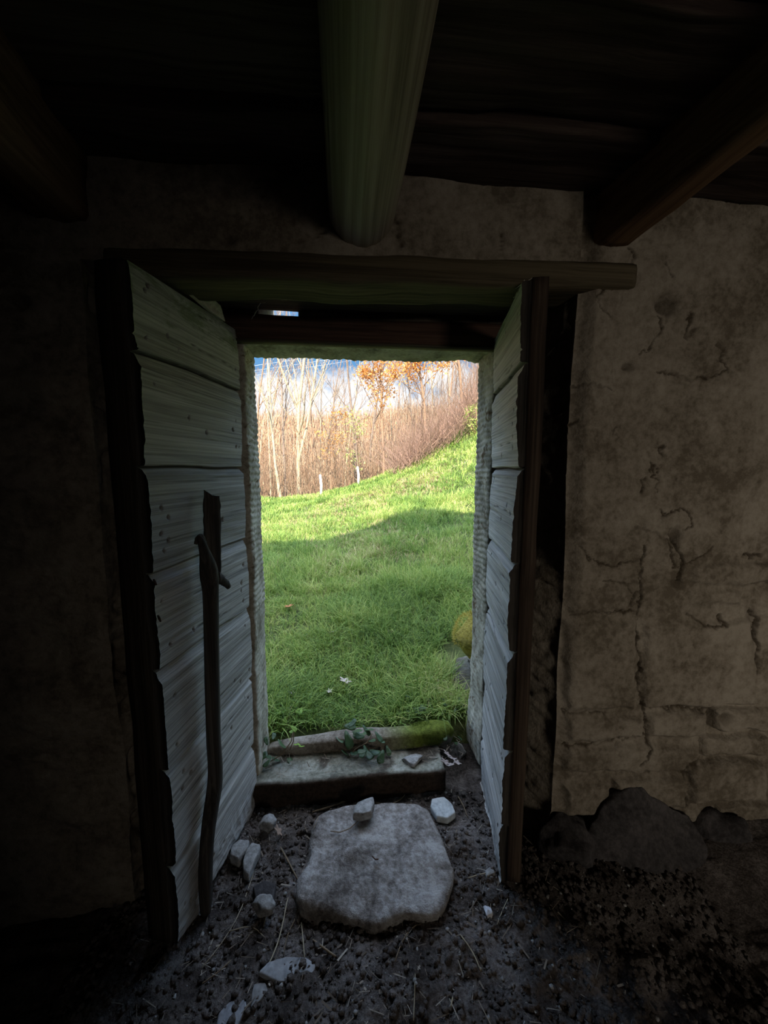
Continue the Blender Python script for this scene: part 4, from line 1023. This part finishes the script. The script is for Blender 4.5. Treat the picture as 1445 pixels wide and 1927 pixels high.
def ivy(name, spots, stemp, label, mat, size, seed):
    r = empty(name, tuple(stemp[0])); tag(r, label, 'plant'); mb = MB(); mb.tube(stemp, [.0022]*len(stemp), 5); mb.build('stem', M_twig, r)
    for k, p_ in enumerate(spots): leafshape(tuple(p_), size*random.uniform(.7, 1.25), seed+k, 'leaf', mat, None, parent=r, lobed=False)
R_ = np.random.default_rng(5)
sp = [PY(px, py, 1.48)+np.array([0, R_.uniform(-.05, .03), 0]) for px, py in ((660,1375),(672,1383),(690,1378),(700,1390),(680,1400),(668,1412),(690,1415),(704,1404),(715,1418),(676,1424),(662,1430),(696,1432),(730,1412),(640,1402),(612,1436),(742,1420),(722,1432),(650,1418),(664,1366),(684,1370),(696,1374),(712,1384),(674,1394),(694,1408),(656,1404),(718,1400),(682,1410),(700,1424))]
ivy('ivy_plant', sp, [PY(652, 1432, 1.46), PY(668, 1410, 1.47), PY(690, 1398, 1.48), PY(700, 1380, 1.49)], 'dark ivy tuft hanging over the middle of the kerb stone', M_ivy, .024, 1000)
sp = [PY(px, py, 1.48)+np.array([0, R_.uniform(-.04, .02), 0]) for px, py in ((500,1402),(510,1412),(530,1408),(506,1424),(520,1430),(548,1432),(566,1436),(496,1418),(514,1390))]
ivy('ivy_plant', sp, [PY(497, 1440, 1.46), PY(530, 1420, 1.47), PY(548, 1395, 1.48), PY(552, 1372, 1.50)], 'ivy sprig over the left end of the kerb stone by the left jamb', M_ivy, .02, 1040)
sp = [PY(px, py, 1.475) for px, py in ((562,1402),(568,1406),(556,1404),(553,1374),(548,1378))]
ivy('seedling_plant', sp, [PY(545, 1412, 1.46), PY(552, 1395, 1.475), PY(553, 1370, 1.48)], 'bright green leafy seedling in front of the kerb stone', M_ivy_y, .013, 1080)
sp = [PY(px, py, 1.49) for px, py in ((838,1390),(828,1402),(812,1400),(846,1466),(838,1470),(850,1478),(842,1484),(858,1400),(866,1392))]
ivy('ivy_plant', sp, [PY(850, 1480, 1.40), PY(846, 1450, 1.47), PY(840, 1400, 1.5)], 'small leafy weed at the right end of the kerb and threshold', M_ivy, .012, 1100)
# broad leaved weeds in the turf near the kerb
for k, (px, py, lb) in enumerate(((508,1360,'green weed rosette in the turf by the left jamb foot'), (870,1345,'dark leafy weed in the turf by the right jamb'), (800,1352,'leafy weed just above the mossy end of the kerb'), (540,1365,'bright moss-green weed just above the left end of the kerb'))):
    g = hit(px, py); pts = [g+np.array([R_.normal(0, .05), R_.normal(0, .04), .03+.03*R_.random()]) for _ in range(16)]
    ivy('weed_plant', pts, [g, g+np.array([.01, 0, .04]), g+np.array([.02, .01, .08])], lb, M_ivy if k in (1, 2) else M_ivy_y, .016, 1200+30*k)

# twigs and straws, each its own
def lie(px, py, z=0.0): p = PZ(px, py, z); return np.array([p[0], p[1], floor_z(p[0], p[1])+.004+z*0])
tw = [((345,1000),0)]
twig_list = [
 ([(380,1825),(430,1760),(460,1700),(478,1640)], .0011, 'long fine straw running from the left leaf foot towards the floor centre', M_straw),
 ([(560,1655),(545,1630),(528,1600)], .0028, 'dark bent twig against the left rim of the big slab', M_twig),
 ([(498,1830),(520,1785),(532,1740),(542,1690)], .0019, 'long pale twig pointing up to the left corner of the big slab', M_straw),
 ([(573,1808),(570,1770),(567,1735)], .0017, 'straight straw below the left corner of the big slab', M_straw),
 ([(632,1806),(610,1788),(588,1770)], .0026, 'short thick twig below the big slab, slanting down right', M_twig),
 ([(743,1820),(755,1780),(772,1755),(785,1745)], .0014, 'curved thin twig below the middle of the big slab', M_twig),
 ([(905,1825),(890,1795),(865,1765)], .0019, 'pale twig on the earth right of centre, slanting', M_straw),
 ([(778,1927),(780,1880),(781,1850)], .0014, 'upright-looking straw at the bottom edge, centre', M_straw),
 ([(848,1898),(852,1880)], .0018, 'short bright straw near the bottom edge, right of centre', M_straw),
 ([(880,1660),(905,1655),(928,1650)], .0014, 'thin straw by the foot of the right door leaf', M_straw),
 ([(588,1530),(620,1520),(650,1508)], .0040, 'thick dark stick lying along the foot of the threshold', M_twig),
 ([(862,1505),(872,1520),(880,1540)], .0022, 'dark twig right of the pale blue-grey stone', M_twig),
 ([(705,1510),(735,1518),(755,1505),(762,1498)], .0024, 'crooked dark twig behind the big slab', M_twig),
 ([(555,1730),(540,1760),(533,1800)], .0014, 'thin twig below the round stone left of the slab', M_twig),
 ([(510,1690),(500,1720),(496,1745)], .0016, 'short straw by the rounded stone', M_straw),
 ([(380,1850),(410,1830),(435,1805)], .0018, 'dark twig at lower left near the left leaf', M_twig),
 ([(430,1755),(470,1740),(500,1765)], .0012, 'fine straw crossing left of the slab', M_straw),
 ([(955,1700),(935,1745)], .0012, 'fine straw on the earth beyond the whitish chip', M_straw),
 ([(600,1560),(590,1585)], .0014, 'tiny twig on the upper left of the slab', M_twig),
]
for pts, r, lb, mt in twig_list:
    P = [lie(*p_) for p_ in pts]
    if 'upper left of the slab' in lb:
        for q_ in P: q_[2] = .050
    mb = MB(); m = 9; tt = np.linspace(0, 1, m); k = np.linspace(0, 1, len(P)); Pi = np.stack([np.interp(tt, k, [q_[c] for q_ in P]) for c in range(3)], 1)
    for _ in range(2): Pi[1:-1] = (Pi[:-2]+2*Pi[1:-1]+Pi[2:])/4
    Pi[:, 2] = np.maximum(Pi[:, 2], [floor_z(a, b)+.002 for a, b, c in Pi])+r; mb.tube(Pi, [r*1.0]*(m-1)+[r*.5], 6, jit=.2); o = mb.build('twig', mt, origin=tuple(Pi[0])); tag(o, lb, 'twig')
# root fibre curled on the slab
P = [PZ(px, py, .052) for px, py in ((622,1565),(640,1567),(658,1560),(672,1547),(690,1533))]; mb = MB(); mb.tube([q_+np.array([0, 0, .002]) for q_ in P], [.0015]*5, 6); tag(mb.build('root_fibre', M_twig, origin=tuple(P[0])), 'thin curved root lying on the upper part of the big slab', 'twig')
P = [PZ(px, py, .052) for px, py in ((700,1612),(706,1618),(712,1618))]; mb = MB(); mb.tube([q_+np.array([0, 0, .002]) for q_ in P], [.002]*3, 6); tag(mb.build('dead_worm_curl', M_twig, origin=tuple(P[0])).id_data if False else mb.build('twig_bit', M_iron, origin=tuple(P[0])), 'small dark curled scrap in the middle of the big slab', 'twig')
# crumbs of earth and grit: uncountable
def grit(n, rmin, rmax, mat, name, label, seed, region):
    R = np.random.default_rng(seed); x = R.uniform(region[0], region[1], n); y = R.uniform(region[2], region[3], n); r = rmin+(rmax-rmin)*R.uniform(0, 1, n)**3
    import bmesh
    bm = bmesh.new(); bmesh.ops.create_icosphere(bm, subdivisions=1, radius=1); B = np.array([v.co[:] for v in bm.verts]); Fi = np.array([[v.index for v in q.verts] for q in bm.faces]); bm.free()
    i = np.searchsorted(fx, x).clip(0, len(fx)-1); j = np.searchsorted(fy, y).clip(0, len(fy)-1); z = fz[i, j]
    D = B[None]*(1+.35*R.normal(0, 1, (n, len(B), 1)).clip(-1, 1))*r[:, None, None]*np.array([1, 1, .7])
    V = D+np.stack([x, y, z+r*.3], 1)[:, None, :]
    Fa = ((np.arange(n)*len(B))[:, None, None]+Fi[None]).reshape(-1, 3)
    return tag(mesh_obj(name, V.reshape(-1, 3), Fa, mat, smooth=False), label, 'earth', kind='stuff')
grit(9000, .002, .011, M_floor, 'earth_crumbs', 'loose crumbs of dark earth scattered over the floor', 3, (-.75, 1.1, .45, 1.34))
grit(900, .0015, .006, M_rock, 'stone_grit', 'pale grit and small stone chips scattered over the floor', 4, (-.6, 1.0, .45, 1.34))
M_litter = leafy('floor_litter', [(0,(.10,.075,.055)), (.6,(.20,.16,.12)), (1,(.40,.36,.30))], .8, .1)
def litter(n, region, label, seed, zfun):
    R = np.random.default_rng(seed); x = R.uniform(region[0], region[1], n); y = R.uniform(region[2], region[3], n); a = R.uniform(0, 6.28, n); L = .003+.022*R.uniform(0, 1, n)**2.5; w = R.uniform(.0003, .0011, n)+(R.uniform(0, 1, n) > .9)*.0012; z = zfun(x, y)+R.uniform(.002, .008, n)
    dx, dy = np.cos(a)*L, np.sin(a)*L; wx, wy = -np.sin(a)*w, np.cos(a)*w; dz = R.normal(0, .2, n)*L
    V = np.stack([np.stack([x-dx-wx, y-dy-wy, z-dz], 1), np.stack([x-dx+wx, y-dy+wy, z-dz], 1), np.stack([x+dx+wx, y+dy+wy, z+dz], 1), np.stack([x+dx-wx, y+dy-wy, z+dz+.001], 1)], 1).reshape(-1, 3)
    return tag(mesh_obj('straw_litter', V, (np.arange(n)*4)[:, None]+np.arange(4)[None], M_litter, smooth=False), label, 'litter', kind='stuff')
def fzf(x, y):
    i = np.searchsorted(fx, x).clip(0, len(fx)-1); j = np.searchsorted(fy, y).clip(0, len(fy)-1); return fz[i, j]
litter(1500, (-.6, .7, .5, 1.34), 'broken straw and leaf litter strewn on the earth floor', 5, fzf)
litter(500, (-.38, .5, 1.38, 1.62), 'leaf litter lying on the threshold slab', 6, lambda x, y: .100+0*x)

# cobwebs under the lintel
def web(lines, label):
    root = empty('cobweb', tuple(PY(*lines[0][0][:2], 1.1))); tag(root, label, 'cobweb')
    mb = MB()
    for ln in lines:
        P = [PY(px, py, Yp) for px, py, Yp in ln]; m = 13; tt = np.linspace(0, 1, m); k = np.linspace(0, 1, len(P)); Pi = np.stack([np.interp(tt, k, [q_[c] for q_ in P]) for c in range(3)], 1)
        L_ = np.linalg.norm(Pi[-1]-Pi[0]); Pi[:, 2] -= .05*L_*4*tt*(1-tt); Pi += np.random.default_rng(len(ln)).normal(0, .001, Pi.shape); b2 = MB(); b2.tube(Pi, [.0008+.0009*random.random() for _ in range(m)], 4); b2.build('strand', M_web, root)
web([[(655,522,1.07),(625,535,1.15),(580,548,1.22),(540,553,1.25),(510,558,1.28),(490,570,1.3)], [(490,570,1.3),(478,590,1.34),(474,600,1.36)], [(540,553,1.25),(520,540,1.2),(508,528,1.12)], [(560,550,1.24),(548,556,1.26),(515,552,1.26)]], 'dusty cobweb strands hanging under the lintel above the left leaf')
web([[(985,528,1.0),(975,545,1.02),(968,560,1.05)], [(1000,524,1.02),(985,532,1.0),(972,542,1.03)], [(990,530,1.0),(982,548,1.02)]], 'wisps of cobweb on the top corner of the right door leaf')

# ---------------------------------------------------------------- light, sky, camera
sun = bpy.data.lights.new('sun', 'SUN'); sun.energy = 7.2; sun.angle = math.radians(.55); sun.color = (1, .91, .74)
so = bpy.data.objects.new('sun', sun); COL.objects.link(so); so.rotation_euler = Vector(SD).to_track_quat('-Z', 'Y').to_euler(); so.location = (0, -5, 9)
al = bpy.data.lights.new('added_fill_light', 'AREA'); al.shape = 'RECTANGLE'; al.size = .6; al.size_y = .6; al.energy = 2.8; al.color = (1, .90, .76); al.spread = math.radians(66)  # added fill lamp without a visible source, brightens the right masonry
ao = bpy.data.objects.new('added_fill_light', al); COL.objects.link(ao); LP = Vector(((wx0+wx1)/2, -3.0, (wz0+wz1)/2)); ao.location = LP; ao.rotation_euler = (Vector((1.6, 1.06, .70))-LP).to_track_quat('-Z', 'Y').to_euler()
w = bpy.data.worlds.new('World'); S.world = w; w.use_nodes = True; nt = w.node_tree; bg = nt.nodes['Background']
tc = nt.nodes.new('ShaderNodeTexCoord'); sp_ = nt.nodes.new('ShaderNodeSeparateXYZ'); nt.links.new(tc.outputs['Generated'], sp_.inputs[0])
mp = nt.nodes.new('ShaderNodeMapping'); mp.inputs['Scale'].default_value = (1, 1, 1.6); nt.links.new(tc.outputs['Generated'], mp.inputs[0])
ns = nt.nodes.new('ShaderNodeTexNoise'); ns.inputs['Scale'].default_value = 5.0; ns.inputs['Detail'].default_value = 8; ns.inputs['Roughness'].default_value = .6; nt.links.new(mp.outputs[0], ns.inputs['Vector'])
def M(op, a, b):
    x = nt.nodes.new('ShaderNodeMath'); x.operation = op
    for i, v_ in enumerate((a, b)):
        if hasattr(v_, 'links'): nt.links.new(v_, x.inputs[i])
        else: x.inputs[i].default_value = v_
    return x.outputs[0]
el = sp_.outputs[2]
cl = M('SUBTRACT', M('ADD', .245, M('MULTIPLY', M('SUBTRACT', ns.outputs['Fac'], .5), .30)), el)   # >0 below the cloud top
mr = nt.nodes.new('ShaderNodeMapRange'); mr.inputs[1].default_value = -.012; mr.inputs[2].default_value = .03; nt.links.new(cl, mr.inputs[0])
gr = nt.nodes.new('ShaderNodeValToRGB'); e = gr.color_ramp.elements; e[0].position = 0; e[0].color = (.35,.60,.92,1); e[1].position = .30; e[1].color = (.155,.45,.88,1); x = e.new(1.0); x.color = (.57,.57,.60,1); nt.links.new(el, gr.inputs[0])
mx = nt.nodes.new('ShaderNodeMix'); mx.data_type = 'RGBA'; nt.links.new(mr.outputs[0], mx.inputs[0]); nt.links.new(gr.outputs[0], mx.inputs[6]); mx.inputs[7].default_value = (1.28, 1.28, 1.31, 1)
nt.links.new(mx.outputs[2], bg.inputs[0])
hi = nt.nodes.new('ShaderNodeMapRange'); hi.inputs[1].default_value = .36; hi.inputs[2].default_value = .6; hi.inputs[3].default_value = .45; hi.inputs[4].default_value = 3.2; nt.links.new(el, hi.inputs[0]); nt.links.new(hi.outputs[0], bg.inputs[1])
cam = bpy.data.cameras.new('camera'); co = bpy.data.objects.new('camera', cam); COL.objects.link(co); S.camera = co
co.location = (0, 0, CH); co.rotation_euler = Vector(FW).to_track_quat('-Z', 'Y').to_euler()
cam.sensor_fit = 'VERTICAL'; cam.sensor_height = 36; cam.lens = 36*F/HH; cam.clip_start = .01; cam.clip_end = 400
S.view_settings.view_transform = 'Standard'; S.view_settings.look = 'None'; S.view_settings.gamma = 1; S.view_settings.use_curve_mapping = False
S.view_settings.exposure = .9
S.cycles.use_denoising = True; S.cycles.max_bounces = 8; S.cycles.diffuse_bounces = 6; S.cycles.transparent_max_bounces = 4
